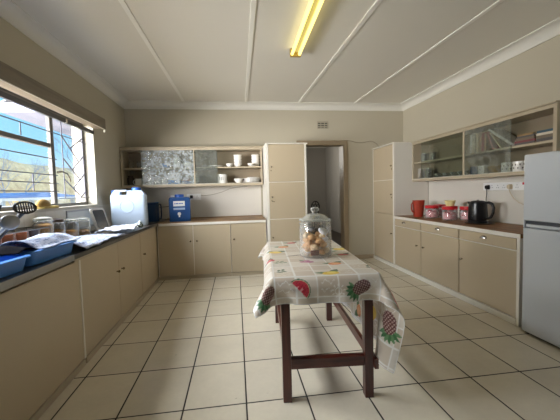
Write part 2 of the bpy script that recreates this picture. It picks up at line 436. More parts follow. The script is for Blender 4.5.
# coved cornices
def cove(n=6):
    pts = [(0, 0), (0, -0.112)]
    pts.append((0.012, -0.112))
    for k in range(n+1):
        t = k/n*PI/2; pts.append((0.012+0.085*(1-math.cos(t)), -0.10+0.085*math.sin(t)))
    pts.append((0.112, -0.012)); pts.append((0.112, 0))
    return pts
cv = cove()
struct('trim_1', PR([(YB-a, ZC+b) for a, b in cv], 'X', XL, XR), M['cornice'], smooth=30)
struct('trim_2', PR([(XL+a, ZC+b) for a, b in cv], 'Y', YF, YB), M['cornice'], smooth=30)
struct('trim_3', PR([(XR-a, ZC+b) for a, b in cv], 'Y', YF, YB), M['cornice'], smooth=30)
struct('trim_4', PR([(YF+a, ZC+b) for a, b in cv], 'X', XL, XR), M['cornice'], smooth=30)
# ceiling battens over the board joints
for i, (xa, xb) in enumerate(((-0.810, -0.845), (0.225, 0.195), (1.150, 1.215), (2.155, 2.24))):
    bm = bmesh.new()
    w = 0.023
    dx = (xb-xa)/(3.0)
    y0, y1 = YB-0.112, YF+0.112
    a = [(xa, y0), (xa+dx*(y0-y1), y1)]
    lo = [(a[0][0]-w, a[0][1]), (a[0][0]+w, a[0][1]), (a[1][0]+w, a[1][1]), (a[1][0]-w, a[1][1])]
    prism(bm, lo, 'Z', ZC-0.011, ZC)
    struct('trim_%d' % (5+i), bm, M['batten'], bev=0.004)
# white splashbacks
struct('trim_9', BX(XL, 0.438, YB-0.008, YB, 0.88, 1.42), M['splash'])
struct('trim_10', BX(XR-0.008, XR, 2.2, 4.840, 0.86, 1.42), M['splash'])
struct('trim_11', BX(XL, XL+0.010, 1.0, 5.64, 0.88, WZ0-0.012), M['walltile'])
# skirtings
struct('baseboard_back', BX(2.045, 2.533, YB-0.018, YB, 0, 0.075), M['skirt'], bev=0.004)
struct('baseboard_front', BX(XL, XR, YF, YF+0.018, 0, 0.075), M['skirt'], bev=0.004)

# door frame in the back wall
bm = bmesh.new()
box(bm, DX0-0.055, DX0+0.028, YB-0.028, YB+0.2, 0, DZ+0.055)
box(bm, DX1-0.028, DX1+0.055, YB-0.028, YB+0.2, 0, DZ+0.055)
box(bm, DX0+0.028, DX1-0.028, YB-0.028, YB+0.2, DZ-0.028, DZ+0.055)
struct('door_1', bm, M['jamb'], bev=0.006)

# the room beyond the doorway
HX0, HX1, HY1 = -0.3, 3.05, 10.6
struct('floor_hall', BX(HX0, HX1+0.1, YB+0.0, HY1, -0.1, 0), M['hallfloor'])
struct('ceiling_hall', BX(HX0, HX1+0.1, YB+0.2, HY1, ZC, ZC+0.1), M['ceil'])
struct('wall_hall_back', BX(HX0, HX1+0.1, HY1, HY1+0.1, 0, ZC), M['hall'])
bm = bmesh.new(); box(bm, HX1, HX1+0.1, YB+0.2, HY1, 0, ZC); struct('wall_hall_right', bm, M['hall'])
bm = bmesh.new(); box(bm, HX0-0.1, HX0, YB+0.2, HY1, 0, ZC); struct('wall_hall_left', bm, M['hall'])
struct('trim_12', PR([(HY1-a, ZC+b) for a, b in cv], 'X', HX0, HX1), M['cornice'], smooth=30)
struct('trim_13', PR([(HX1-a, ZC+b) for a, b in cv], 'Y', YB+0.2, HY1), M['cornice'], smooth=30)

# ------------------------------------------------------------------ window on the left
FRX = -1.905
w1 = thing('window_1', None, None, (FRX, WY1, WZ0)); w1['kind'] = 'structure'
bm = bmesh.new()
box(bm, FRX-0.035, FRX+0.005, WY0, WY1, WZ1-0.045, WZ1); box(bm, FRX-0.035, FRX+0.005, WY0, WY1, WZ0, WZ0+0.035)
box(bm, FRX-0.035, FRX+0.005, WY1-0.04, WY1, WZ0+0.035, WZ1-0.045); box(bm, FRX-0.035, FRX+0.005, WY0, WY0+0.04, WZ0+0.035, WZ1-0.045)
for ym in (3.685, 2.30):
    box(bm, FRX-0.025, FRX+0.010, ym-0.030, ym+0.030, WZ0+0.035, WZ1-0.045)
box(bm, FRX-0.037, FRX+0.008, 2.336, 3.649, 1.818, 1.862)
ob('window_frame', bm, M['wframe'], w1, world=True, bev=0.004)
bm = bmesh.new()
box(bm, FRX-0.022, FRX-0.018, 3.721, WY1-0.04, WZ0+0.035, WZ1-0.045)
box(bm, FRX-0.022, FRX-0.018, 2.336, 3.649, WZ0+0.035, 1.818); box(bm, FRX-0.022, FRX-0.018, 2.336, 3.649, 1.862, WZ1-0.045)
box(bm, FRX-0.022, FRX-0.018, WY0+0.04, 2.264, WZ0+0.035, WZ1-0.045)
ob('window_pane', bm, M['winglass'], w1, world=True)
# stay handle on the side casement
ob('window_handle', TU([(FRX+0.012, 3.73, 1.565), (FRX+0.04, 3.77, 1.575), (FRX+0.05, 3.86, 1.56), (FRX+0.045, 3.93, 1.50), (FRX+0.035, 3.945, 1.47)], [0.012, 0.010, 0.008, 0.008, 0.007], 8), M['knobm'], w1, world=True, smooth=40)
ob('window_catch', TU([(FRX+0.006, 4.22, 1.238), (FRX+0.03, 4.22, 1.24), (FRX+0.034, 4.22, 1.275)], 0.007, 8), M['knobm'], w1, world=True, smooth=40)
# pale plastered reveal and tiled sill
bm = bmesh.new()
box(bm, -1.90, XL+0.001, WY1-0.004, WY1+0.0, WZ0, WZ1); box(bm, -1.90, XL+0.001, WY0, WY1-0.004, WZ1-0.004, WZ1)
struct('trim_14', bm, M['reveal'])
struct('trim_15', BX(-2.06, XL+0.012, WY0, WY1, WZ0-0.03, WZ0), M['reveal'], bev=0.004)

# burglar bars inside the window
bb = thing('burglar_bars', 'thin dark burglar bars with chevrons fixed across the kitchen window', 'burglar bars', (FRX+0.055, 3.0, WZ0))
BXX = FRX+0.030
def bar(name, pts, r=0.0055, m='bars'): return ob(name, TU([(BXX, y, z) for y, z in pts], r, 6), M[m], bb, world=True)
for z in (1.975, 1.700, 1.530, 1.445, 1.362):
    bar('horizontal_bar', [(WY0+0.01, z), (3.70, z)])
for z in (1.975, 1.285): bar('horizontal_bar', [(3.70, z), (WY1-0.015, z)], 0.005)
for y, a, b in ((3.28, 1.36, 1.53), (3.15, 1.86, 1.975), (2.5, 1.36, 1.975), (1.9, 1.36, 1.975)): bar('upright_bar', [(y, a), (y, b)])
bar('upright_bar', [(3.83, 1.285), (3.83, 2.16)]); bar('upright_bar', [(4.31, 1.285), (4.31, 2.16)], 0.006)
for y0, z0, y1, z1 in ((3.83, 1.97, 4.17, 1.73), (4.00, 1.86, 4.31, 2.02), (3.83, 1.73, 4.20, 1.50), (4.02, 1.615, 4.31, 1.80),
                       (3.83, 1.50, 4.20, 1.295), (4.02, 1.40, 4.31, 1.58), (4.20, 1.295, 4.31, 1.36)):
    bar('chevron_bar', [(y0, z0), (y1, z1)], 0.0078)

# pelmet box over the window with its curtain rail
pm = thing('window_pelmet', 'long brown wooden pelmet box above the kitchen window', 'pelmet', (XL, 4.50, 2.16))
PYE = 4.50
bm = bmesh.new()
prism(bm, [(-1.678, 2.175), (-1.660, 2.165), (-1.660, 2.300), (-1.678, 2.306)], 'Y', 0.9, PYE)
box(bm, XL, -1.678, PYE-0.02, PYE, 2.175, 2.304)
box(bm, XL, -1.678, 0.9, PYE-0.02, 2.288, 2.304)
ob('fascia_board', bm, M['pelmet'], pm, world=True, bev=0.002)
ob('lower_bead', BX(-1.664, -1.656, 0.9, PYE, 2.158, 2.1645), M['trim'], pm, world=True)
bm = bmesh.new(); box(bm, XL+0.001, -1.6785, 0.9, 4.478, 2.172, 2.182)
ob('inner_board', bm, M['pelmetin'], pm, world=True)
ob('end_stop', LA([(0, 0), (0.010, 0), (0.013, 0.010), (0.010, 0.03), (0, 0.03)], 12, c=(-1.672, PYE-0.02, 2.128)), M['trim'], pm, world=True, smooth=40)
rl = thing('curtain_rail', 'dark curtain rail running along the top of the window', 'curtain rail', (XL, 4.40, 2.11))
bm = bmesh.new(); box(bm, -1.800, -1.768, 1.36, 4.405, 2.088, 2.134); ob('rail', bm, M['black'], rl, world=True, bev=0.004)
ob('rail_joint', BX(-1.802, -1.766, 3.72, 3.755, 2.086, 2.1345), M['chrome'], rl, world=True, bev=0.003)

# frame of the made-up opening that lets fill light in behind the camera
w2 = thing('fill_opening', None, None, (FX0, YF, FZ0)); w2['kind'] = 'structure'
bm = bmesh.new()
for x in (FX0, (FX0+FX1)/2-0.03, FX1-0.06): box(bm, x, x+0.06, YF-0.13, YF-0.07, FZ0, FZ1)
for z in (FZ0, FZ1-0.06): box(bm, FX0, FX1, YF-0.128, YF-0.072, z, z+0.06)
ob('window_frame', bm, M['wframe'], w2, world=True)

# ------------------------------------------------------------------ ceiling fitting, vent, wire
cl = thing('fluorescent_light', 'yellow glowing twin tube fluorescent light on the ceiling', 'light', (0.72, 3.0, ZC-0.005))
LX0, LX1 = 0.735, 0.70
def lx(y): return 0.695-(3.55-y)*0.018
bm = bmesh.new()
prism(bm, [(lx(2.1)-0.035, 2.1), (lx(2.1)+0.035, 2.1), (lx(3.54)+0.035, 3.54), (lx(3.54)-0.035, 3.54)], 'Z', ZC-0.045, ZC)
ob('fitting_body', bm, M['fitting'], cl, world=True, bev=0.004)
for s in (-0.040, 0.040):
    ob('tube', TU([(lx(2.16)+s, 2.16, ZC-0.062), (lx(3.48)+s, 3.48, ZC-0.062)], 0.0165, 12), M['tube'], cl, world=True, smooth=40)
for ya, yb in ((3.48, 3.52), (2.12, 2.16)):
    bm = bmesh.new(); box(bm, lx(ya)-0.060, lx(ya)+0.060, ya, yb, ZC-0.085, ZC-0.0); ob('lamp_holder', bm, M['brassy'], cl, world=True, bev=0.008)

av = thing('air_vent', 'small beige air vent high on the wall above the doorway', 'vent', (1.586, YB, 2.40))
bm = bmesh.new()
X0, X1, Z0, Z1 = 1.486, 1.686, 2.402, 2.538
box(bm, X0, X1, YB-0.010, YB, Z0, Z0+0.012); box(bm, X0, X1, YB-0.010, YB, Z1-0.012, Z1)
box(bm, X0, X0+0.012, YB-0.010, YB, Z0+0.012, Z1-0.012); box(bm, X1-0.012, X1, YB-0.010, YB, Z0+0.012, Z1-0.012)
ob('vent_frame', bm, M['vent'], av, world=True)
ob('vent_back', BX(X0+0.012, X1-0.012, YB-0.003, YB, Z0+0.012, Z1-0.012), M['ventdark'], av, world=True)
for k in range(3):
    z = Z0+0.026+k*0.040
    ob('slat', BX(X0+0.012, X1-0.012, YB-0.009, YB-0.003, z, z+0.017), M['vent'], av, world=True)
for k in range(2):
    x = X0+0.062+k*0.066
    ob('vent_mullion', BX(x, x+0.010, YB-0.0095, YB-0.003, Z0+0.012, Z1-0.012), M['vent'], av, world=True)

wr = put(ob('wall_wire', TU([(2.03, YB-0.006, 2.19), (2.10, YB-0.006, 2.185), (2.22, YB-0.006, 2.150), (2.34, YB-0.006, 2.146), (2.46, YB-0.006, 2.175), (2.52, YB-0.006, 2.175), (2.60, YB-0.006, 2.13), (2.66, YB-0.006, 2.06)], 0.0045, 6), M['wire'], smooth=60),
         'thin wire sagging along the wall right of the doorway', 'wire')

# ------------------------------------------------------------------ cabinets
def knob_bm(axis, pos, s=1.0):
    """small turned knob sticking out along -x / +x / -y"""
    bm = LA([(0, 0), (0.008*s, 0), (0.006*s, 0.010*s), (0.013*s, 0.018*s), (0.0135*s, 0.026*s), (0.008*s, 0.031*s), (0, 0.032*s)], 12)
    rot = {'-x': Matrix.Rotation(-PI/2, 4, 'Y'), '+x': Matrix.Rotation(PI/2, 4, 'Y'), '-y': Matrix.Rotation(PI/2, 4, 'X')}[axis]
    bmesh.ops.transform(bm, matrix=Matrix.Translation(pos) @ rot, verts=bm.verts)
    return bm

XLF, YBF, XRF = -1.197, 4.968, 2.533          # fronts of the left, back and right base cabinets
ZT = 0.872; ZTR = 0.855
BASEG = 'tan base cabinets under the worktops'

def left_cab(name, label, y0, y1, doors, knobs):
    t = thing(name, label, 'cabinet', (XLF, (y0+y1)/2, 0.0), 0, BASEG)
    bm = bmesh.new()
    x1 = XLF-0.020
    box(bm, XL+0.012, x1, y0, y1, 0.05, 0.822)
    ob('carcass', bm, M['cab'], t, world=True)
    ob('plinth', BX(XL+0.012, XLF+0.004, y0, y1, 0, 0.05), M['frame'], t, world=True, bev=0.002)
    for (a, b), k in zip(doors, knobs):
        d = ob('door', BX(x1, XLF, a+0.003, b-0.003, 0.056, 0.818), M['cab'], t, world=True, bev=0.003)
        if k is not None: ob('knob', knob_bm('+x', (XLF, k, 0.548)), M['knobm'], d, world=True, smooth=40)
    return t
t = left_cab('sink_cabinet', 'long tan cupboard under the steel draining board, nearest the camera', 0.30, 2.575, [(0.30, 1.40), (1.40, 2.575)], [1.30, None])
t = left_cab('base_cabinet', 'tan two door cupboard under the folded white cloths at the left', 2.600, 4.120, [(2.600, 3.375), (3.375, 4.120)], [3.315, 3.445])
ob('white_post', BX(XLF-0.018, XLF+0.002, 2.5765, 2.5985, 0.05, 0.82), M['trim'], t, world=True, bev=0.002, label='white painted post beside the doors')
t = left_cab('base_cabinet', 'tan single door cupboard below the white jerrycan in the left corner', 4.124, 4.962, [(4.124, 4.940)], [4.22])

def back_cab(label, x0, x1, doors, knobs):
    t = thing('base_cabinet', label, 'cabinet', ((x0+x1)/2, YBF, 0.0), 0, BASEG)
    y1 = YBF+0.020
    ob('carcass', BX(x0, x1, y1, YB-0.012, 0.05, 0.822), M['cab'], t, world=True)
    ob('plinth', BX(x0, x1, YBF-0.006, YB-0.012, 0, 0.05), M['frame'], t, world=True, bev=0.002)
    for (a, b), k in zip(doors, knobs):
        d = ob('door', BX(a+0.004, b-0.004, YBF, y1, 0.056, 0.818), M['cab'], t, world=True, bev=0.003)
        ob('knob', knob_bm('-y', (k, YBF, 0.578)), M['knobm'], d, world=True, smooth=40)
    for a, b in doors[:-1] if len(doors) > 1 else []:
        ob('door_bead', BX(b-0.0035, b+0.0035, YBF-0.003, y1, 0.056, 0.82), M['trim'], t, world=True, label='white painted strip between the doors')
    ob('door_bead', BX(x1-0.0035, x1, YBF-0.003, y1, 0.056, 0.82), M['trim'], t, world=True, label='white painted strip beside the door')
    return t
t = back_cab('tan two door cupboard below the blue water dispenser on the far wall', -1.190, -0.107, [(-1.190, -0.669), (-0.669, -0.107)], [-0.71, -0.612])
ob('corner_post', BX(-1.190, -1.183, YBF-0.004, YBF, 0.05, 0.82), M['trim'], t, world=True)
back_cab('tan single door cupboard beside the white tall cupboard on the far wall', -0.103, 0.452, [(-0.103, 0.452)], [-0.052])

# worktops
wl = thing('worktop', 'dark edged worktop under the white cloths along the window wall', 'worktop', (-1.5, 3.4, 0.823))
ob('top_board', BX(XL+0.012, XLF+0.012, 2.47, YB-0.012, 0.824, ZT+0.004), M['toplam'], wl, world=True, bev=0.004)
ob('edge_strip', BX(XLF+0.0125, XLF+0.020, 2.47, YBF-0.012, 0.842, ZT+0.004), M['topdark'], wl, world=True)
ob('lower_edge', BX(XLF+0.0125, XLF+0.020, 2.47, YBF-0.012, 0.824, 0.841), M['frame'], wl, world=True)
ob('top_board', BX(XLF+0.025, 0.452, YBF-0.012, YB-0.012, 0.824, ZT+0.004), M['topwoodx'], thing('worktop', 'brown wooden worktop under the blue water dispenser', 'worktop', (-0.4, 5.3, 0.823)), world=True, bev=0.004)
pw = [o for o in COL.objects if o.type == 'EMPTY' and o.get('label', '').startswith('brown wooden worktop under')][0]
ob('edge_strip', BX(XLF+0.025, 0.452, YBF-0.0185, YBF-0.0125, 0.824, 0.862), M['trim'], pw, world=True)
ob('back_bead', BX(XLF+0.025, 0.440, YB-0.030, YB-0.012, ZT+0.0045, ZT+0.018), M['topwoodx'], pw, world=True)

# stainless draining board with a sink bowl
sk = thing('steel_sink', 'stainless steel sink top with draining board beside the window', 'sink', (-1.5, 1.6, 0.823))
bm = bmesh.new()
y0, y1 = 0.30, 2.468
x0, x1 = XL+0.012, XLF+0.024
box(bm, x0, x0+0.06, y0, y1, 0.846, 0.882); box(bm, x1-0.045, x1, y0, y1, 0.836, 0.882)
box(bm, x0+0.06, x1-0.045, y0, 0.55, 0.866, 0.874); box(bm, x0+0.06, x1-0.045, 1.15, y1, 0.866, 0.874)
ob('sink_top', bm, M['steel'], sk, world=True, bev=0.004)
bm = bmesh.new()
s0 = [(x, y, 0.873) for x, y in [(x0+0.06, 0.55), (x1-0.045, 0.55), (x1-0.045, 1.15), (x0+0.06, 1.15)]]
s1 = [(x0+0.09, 0.58, 0.825), (x1-0.075, 0.58, 0.825), (x1-0.075, 1.12, 0.825), (x0+0.09, 1.12, 0.825)]
loft(bm, [s0, s1], cap0=False); ob('bowl', bm, M['steel'], sk, world=True)
ob('drainer_ridge', BX(x0+0.10, x1-0.08, 1.30, 1.312, 0.8745, 0.878), M['steel'], sk, world=True)
for k in range(6):
    ob('drainer_ridge', BX(x0+0.10, x1-0.08, 1.42+k*0.12, 1.432+k*0.12, 0.8745, 0.878), M['steel'], sk, world=True)

# tall cupboards
def tall_door(t, bmf, knob_f, lever_f=None, key=None):
    d = ob('door', bmf, M['cab'], t, world=True, bev=0.003)
    ob('knob', knob_f, M['knobm'], d, world=True, smooth=40)
    if key: ob('keyhole', key, M['knobm'], d, world=True)
    return d
YT = 4.85
tb = thing('tall_cupboard', 'tall cream cupboard with white posts left of the doorway', 'cupboard', (0.78, YT, 0))
TX0, TX1 = 0.468, 1.094
ZTT = 2.018
bm = bmesh.new()
box(bm, TX0, TX0+0.036, YT, YB-0.012, 0, ZTT); box(bm, TX1-0.028, TX1, YT, YB-0.030, 0, ZTT)
ob('side_panel', bm, M['trim'], tb, world=True, bev=0.002)
bm = bmesh.new(); box(bm, TX0+0.036, TX1-0.028, YT+0.025, YB-0.030, 0.05, ZTT)
ob('carcass', bm, M['cab'], tb, world=True)
ob('top_board', BX(TX0-0.004, TX1+0.022, YT-0.014, YB-0.030, ZTT+0.0005, ZTT+0.016), M['trim'], tb, world=True, bev=0.003)
ob('plinth', BX(TX0+0.036, TX1-0.028, YT+0.008, YT+0.024, 0, 0.055), M['frame'], tb, world=True)
zs = [0.06, 0.872, 1.440, 2.012]
for i, (za, zb) in enumerate(zip(zs, zs[1:])):
    kz = (0.59, 1.213, 1.672)[i]
    d = tall_door(tb, BX(TX0+0.039, TX1-0.031, YT+0.004, YT+0.0245, za+0.005, zb-0.005), knob_bm('-y', (TX0+0.075, YT+0.004, kz), 0.9),
                  key=BX(TX0+0.069, TX0+0.080, YT+0.001, YT+0.0045, kz-0.062, kz-0.045) if i else None)
    if i == 1:
        ob('lever', TU([(TX0+0.075, YT-0.004, 1.150), (TX0+0.12, YT-0.006, 1.140)], 0.006, 6), M['knobm'], d, world=True)
    if i < 2: ob('rail', BX(TX0+0.037, TX1-0.029, YT+0.002, YT+0.024, zb-0.0045, zb+0.0045), M['trim'], tb, world=True, label='white painted rail between the doors')

tr = thing('tall_cupboard', 'tall cream cupboard with white edging in the right hand corner', 'cupboard', (XRF, 5.25, 0))
TY0, TY1 = 4.848, YB-0.002
bm = bmesh.new(); box(bm, XRF-0.006, XR-0.009, TY0, TY0+0.022, 0, ZTT)
ob('side_panel', bm, M['splash'], tr, world=True)
ob('front_post', BX(XRF-0.010, XRF+0.018, TY0-0.003, TY0+0.036, 0, ZTT), M['trim'], tr, world=True, bev=0.002, label='white painted front edge')
ob('carcass', BX(XRF+0.024, XR-0.009, TY0+0.0225, TY1, 0.05, ZTT), M['cab'], tr, world=True)
ob('top_board', BX(XRF-0.020, XR-0.009, TY0-0.010, TY1, ZTT+0.0005, ZTT+0.016), M['trim'], tr, world=True, bev=0.003)
ob('plinth', BX(XRF-0.012, XRF+0.022, TY0+0.037, TY1, 0, 0.055), M['trim'], tr, world=True)
ob('wall_post', BX(XRF-0.004, XRF+0.020, TY1-0.020, TY1, 0.056, ZTT), M['trim'], tr, world=True)
for i, (za, zb) in enumerate(zip(zs, zs[1:])):
    kz = (0.554, 1.200, 1.668)[i]
    d = tall_door(tr, BX(XRF, XRF+0.022, TY0+0.039, TY1-0.022, za+0.005, zb-0.005-(0.004 if i == 2 else 0)), knob_bm('-x', (XRF, TY0+0.085, kz), 0.9),
                  key=BX(XRF-0.003, XRF, TY0+0.078, TY0+0.100, kz-0.062, kz-0.045) if i else None)
    if i == 1: ob('rail', BX(XRF-0.003, XRF+0.020, TY0+0.038, TY1-0.021, zb-0.0045, zb+0.0045), M['trim'], tr, world=True, label='white painted rail between the doors')

# right base units with drawers
def cup_handle(y, z):
    bm = bmesh.new(); n = 10
    secs = []
    for k in range(n+1):
        a = PI*k/n
        yy = y-0.045*math.cos(a); h = 0.030*math.sin(a)+0.002
        secs.append([(XRF, yy, z), (XRF-h*0.9, yy, z+h*0.15), (XRF-h*0.8, yy, z+h*0.75), (XRF, yy, z+h*1.05)])
    loft(bm, secs); return bm
def right_cab(label, y0, y1, ky, hy, gap_right=0.012):
    t = thing('base_cabinet', label, 'cabinet', (XRF, (y0+y1)/2, 0), 0, BASEG)
    x1 = XRF+0.020
    ob('carcass', BX(x1, XR-0.012, y0, y1, 0.06, 0.812), M['cab'], t, world=True)
    ob('plinth', BX(XRF-0.012, XR-0.012, y0, y1, 0, 0.06), M['trim'], t, world=True, bev=0.002)
    d = ob('door', BX(XRF, x1, y0+0.005, y1-0.005, 0.066, 0.688), M['cab'], t, world=True, bev=0.003)
    ob('knob', knob_bm('-x', (XRF, ky, 0.475)), M['knobm'], d, world=True, smooth=40)
    dr = ob('drawer', BX(XRF, x1, y0+0.016, y1-0.004, 0.700, 0.806), M['cab'], t, world=True, bev=0.003)
    ob('cup_handle', cup_handle(hy, 0.752), M['chrome'], dr, world=True, smooth=50, label='chrome cup handle')
    ob('rail', BX(XRF-0.002, x1, y0+0.0005, y1-0.0005, 0.690, 0.697), M['trim'], t, world=True, label='white painted rail under the drawer')
    ob('drawer_gap', BX(XRF+0.010, x1, y0+0.004, y0+0.015, 0.702, 0.804), M['jamb'], t, world=True)
    return t
right_cab('tan drawer and door cupboard under the red jug', 4.110, 4.844, 4.19, 4.56)
right_cab('tan drawer and door cupboard under the red lidded jars', 3.340, 4.106, 4.03, 3.73)
t = right_cab('tan drawer and door cupboard beside the silver fridge', 2.566, 3.336, 3.285, 2.97)
ob('white_post', BX(XRF-0.010, XRF+0.02, 2.532, 2.564, 0, 0.812), M['trim'], t, world=True, bev=0.002, label='white painted end post')
wt = thing('worktop', 'brown wooden worktop with white front edge under the kettle and jars', 'worktop', (2.83, 3.7, 0.813))
ob('top_board', BX(XRF-0.004, XR-0.012, 2.530, 4.8445, 0.814, ZTR), M['topwood'], wt, world=True, bev=0.003)
ob('edge_strip', BX(XRF-0.012, XRF-0.0045, 2.530, 4.8445, 0.812, 0.852), M['trim'], wt, world=True)

# ------------------------------------------------------------------ wall cabinets with sliding glass
YU = 5.309; UZ0, UZ1 = 1.415, 2.036
ub = thing('wall_cabinet', 'long tan wall cabinet with sliding glass and painted reflections on the far wall', 'cabinet', (-0.66, YB-0.01, UZ0))
UX0, UX1 = XL+0.011, 0.450
BKY = YB-0.010
bm = bmesh.new()
box(bm, UX0, UX1, YU, BKY, UZ0, UZ0+0.040); box(bm, UX0, UX1, YU, BKY, UZ1-0.036, UZ1)
box(bm, UX0, UX0+0.028, YU, BKY, UZ0+0.040, UZ1-0.036); box(bm, UX1-0.018, UX1, YU, BKY, UZ0+0.040, UZ1-0.036)
ob('carcass', bm, M['frame'], ub, world=True, bev=0.002)
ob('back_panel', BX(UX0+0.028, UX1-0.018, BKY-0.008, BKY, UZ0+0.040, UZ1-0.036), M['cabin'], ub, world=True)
ob('top_board', BX(UX0, UX1+0.004, YU-0.022, BKY, UZ1+0.0005, UZ1+0.014), M['frame'], ub, world=True, bev=0.003)
ob('shelf', BX(UX0+0.028, UX1-0.018, YU+0.024, BKY-0.008, 1.705, 1.728), M['frame'], ub, world=True, bev=0.002)
ob('divider', BX(-0.660, -0.644, YU+0.001, YU+0.012, UZ0+0.040, UZ1-0.036), M['frame'], ub, world=True, label='pale upright at the edge of the glass')
ob('sliding_pane', BX(-1.462, -0.662, YU+0.004, YU+0.009, UZ0+0.041, UZ1-0.037), M['pane'], ub, world=True, label='glass pane with bright painted reflection')
ob('sliding_pane', BX(-0.70, -0.285, YU+0.014, YU+0.019, UZ0+0.041, UZ1-0.037), M['panegrey'], ub, world=True, label='grey glass pane with painted reflection')
ob('track', BX(UX0+0.028, UX1-0.018, YU+0.001, YU+0.021, UZ0+0.0405, UZ0+0.044), M['trim'], ub, world=True)

XU = 2.837; VZ0, VZ1 = 1.398, 2.018
ur = thing('wall_cabinet', 'long tan wall cabinet with sliding glass above the kettle', 'cabinet', (XR-0.01, 3.7, VZ0))
VY0, VY1 = 2.498, 4.844
BKX = XR-0.010
bm = bmesh.new()
box(bm, XU, BKX, VY0, VY1, VZ0, VZ0+0.036); box(bm, XU, BKX, VY0, VY1, VZ1-0.036, VZ1)
box(bm, XU, BKX, VY0, VY0+0.034, VZ0+0.036, VZ1-0.036); box(bm, XU, BKX, VY1-0.028, VY1, VZ0+0.036, VZ1-0.036)
ob('carcass', bm, M['frame'], ur, world=True, bev=0.002)
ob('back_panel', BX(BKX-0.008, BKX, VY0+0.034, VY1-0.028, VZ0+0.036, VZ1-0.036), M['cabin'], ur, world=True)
ob('top_board', BX(XU-0.020, BKX, VY0-0.006, VY1, VZ1+0.0005, VZ1+0.014), M['frame'], ur, world=True, bev=0.003)
ob('shelf', BX(XU+0.024, BKX-0.008, VY0+0.034, VY1-0.028, 1.678, 1.702), M['frame'], ur, world=True, bev=0.002)
ob('divider', BX(XU+0.001, XU+0.012, 3.655, 3.685, VZ0+0.036, VZ1-0.036), M['frame'], ur, world=True)
ob('sliding_pane', BX(XU+0.004, XU+0.009, 3.685, 4.60, VZ0+0.037, VZ1-0.037), M['paneplain'], ur, world=True, label='plain smoky glass pane')
ob('sliding_pane', BX(XU+0.004, XU+0.009, 2.98, 3.655, VZ0+0.037, VZ1-0.037), M['paneleaf'], ur, world=True, label='glass pane with etched leaf pattern')
ob('track', BX(XU+0.001, XU+0.021, VY0+0.034, VY1-0.028, VZ0+0.0365, VZ0+0.040), M['trim'], ur, world=True)

# ------------------------------------------------------------------ crockery and glasses
def lathe_thing(name, prof, mat, label, cat, loc, group=None, seg=28, smooth=40, rz=0):
    o = ob(name, LA(prof, seg), mat, loc=loc, rz=rz, smooth=smooth)
    return put(o, label, cat, group)
def bowl_prof(r, h, t=0.005):
    return [(0, 0.004), (r*0.42, 0.004), (r*0.45, 0), (r*0.52, 0), (r*0.50, 0.006), (r*0.82, h*0.45), (r, h), (r-t, h), (r*0.80-t, h*0.5), (r*0.45, 0.012), (0, 0.012)]
def plate_prof(r, h=0.022):
    return [(0, 0), (r*0.6, 0), (r*0.68, 0.006), (r, h), (r, h+0.004), (r*0.66, 0.012), (r*0.58, 0.007), (0, 0.007)]
def mug_prof(r, h):
    return [(0, 0), (r*0.94, 0), (r, 0.006), (r, h), (r-0.005, h), (r-0.005, 0.012), (0, 0.012)]
def glass_prof(r, h):
    return [(0, 0), (r*0.82, 0), (r*0.86, 0.01), (r, h), (r-0.003, h), (r*0.80, 0.014), (0, 0.014)]
def handle_bm(r, h, side=0.0, th=0.006, out=0.75):
    pts = []
    for k in range(9):
        a = -PI/2+PI*k/8
        pts.append((r-0.002+out*h*0.42*math.cos(a), 0, h*0.5+0.34*h*math.sin(a)))
    bm = TU(pts, th, 8)
    bmesh.ops.transform(bm, matrix=Matrix.Rotation(side, 4, 'Z'), verts=bm.verts)
    return bm
def mug(name, label, loc, r, h, mat, side, group=None, cat='mug'):
    t = thing(name, label, cat, loc, 0, group)
    ob('cup_body', LA(mug_prof(r, h), 28), mat, t, smooth=40)
    ob('handle', handle_bm(r, h, side), mat, t, smooth=60)
    return t
SB, SS = UZ0+0.0405, 1.7285     # back cabinet floor and shelf
Y3 = 5.47
# top shelf, right open bay
G = 'white crockery on the far wall cabinet'
lathe_thing('plate', plate_prof(0.135), M['china'], 'white oval-edged plate standing on the upper shelf half behind grey glass', 'plate', (-0.31, Y3-0.02, SS), G)
lathe_thing('bowl', bowl_prof(0.062, 0.055), M['china'], 'small white bowl left of the upper shelf mug stack', 'bowl', (-0.09, Y3-0.04, SS), G)
for k, lb in enumerate(('lowest white bowl of the tall upper shelf stack left of centre', 'second white bowl up in the tall left upper shelf stack', 'third white bowl up in the tall left upper shelf stack', 'topmost white bowl of the tall left upper shelf stack')):
    lathe_thing('bowl', bowl_prof(0.070, 0.066), M['china'], lb, 'bowl', (0.05, Y3-0.02, SS+k*0.044), 'stacked white bowls on the upper shelf')
lathe_thing('bowl', bowl_prof(0.058, 0.05), M['china'], 'small white bowl in front of the right hand upper shelf stack', 'bowl', (0.265, Y3-0.075, SS), G)
for k, lb in enumerate(('lowest white bowl of the right hand upper shelf stack', 'second white bowl up in the right hand upper shelf stack', 'third white bowl up in the right hand upper shelf stack', 'topmost white bowl of the right hand upper shelf stack')):
    lathe_thing('bowl', bowl_prof(0.074, 0.068), M['china'], lb, 'bowl', (0.352, Y3+0.06, SS+k*0.046), 'stacked white bowls on the upper shelf')
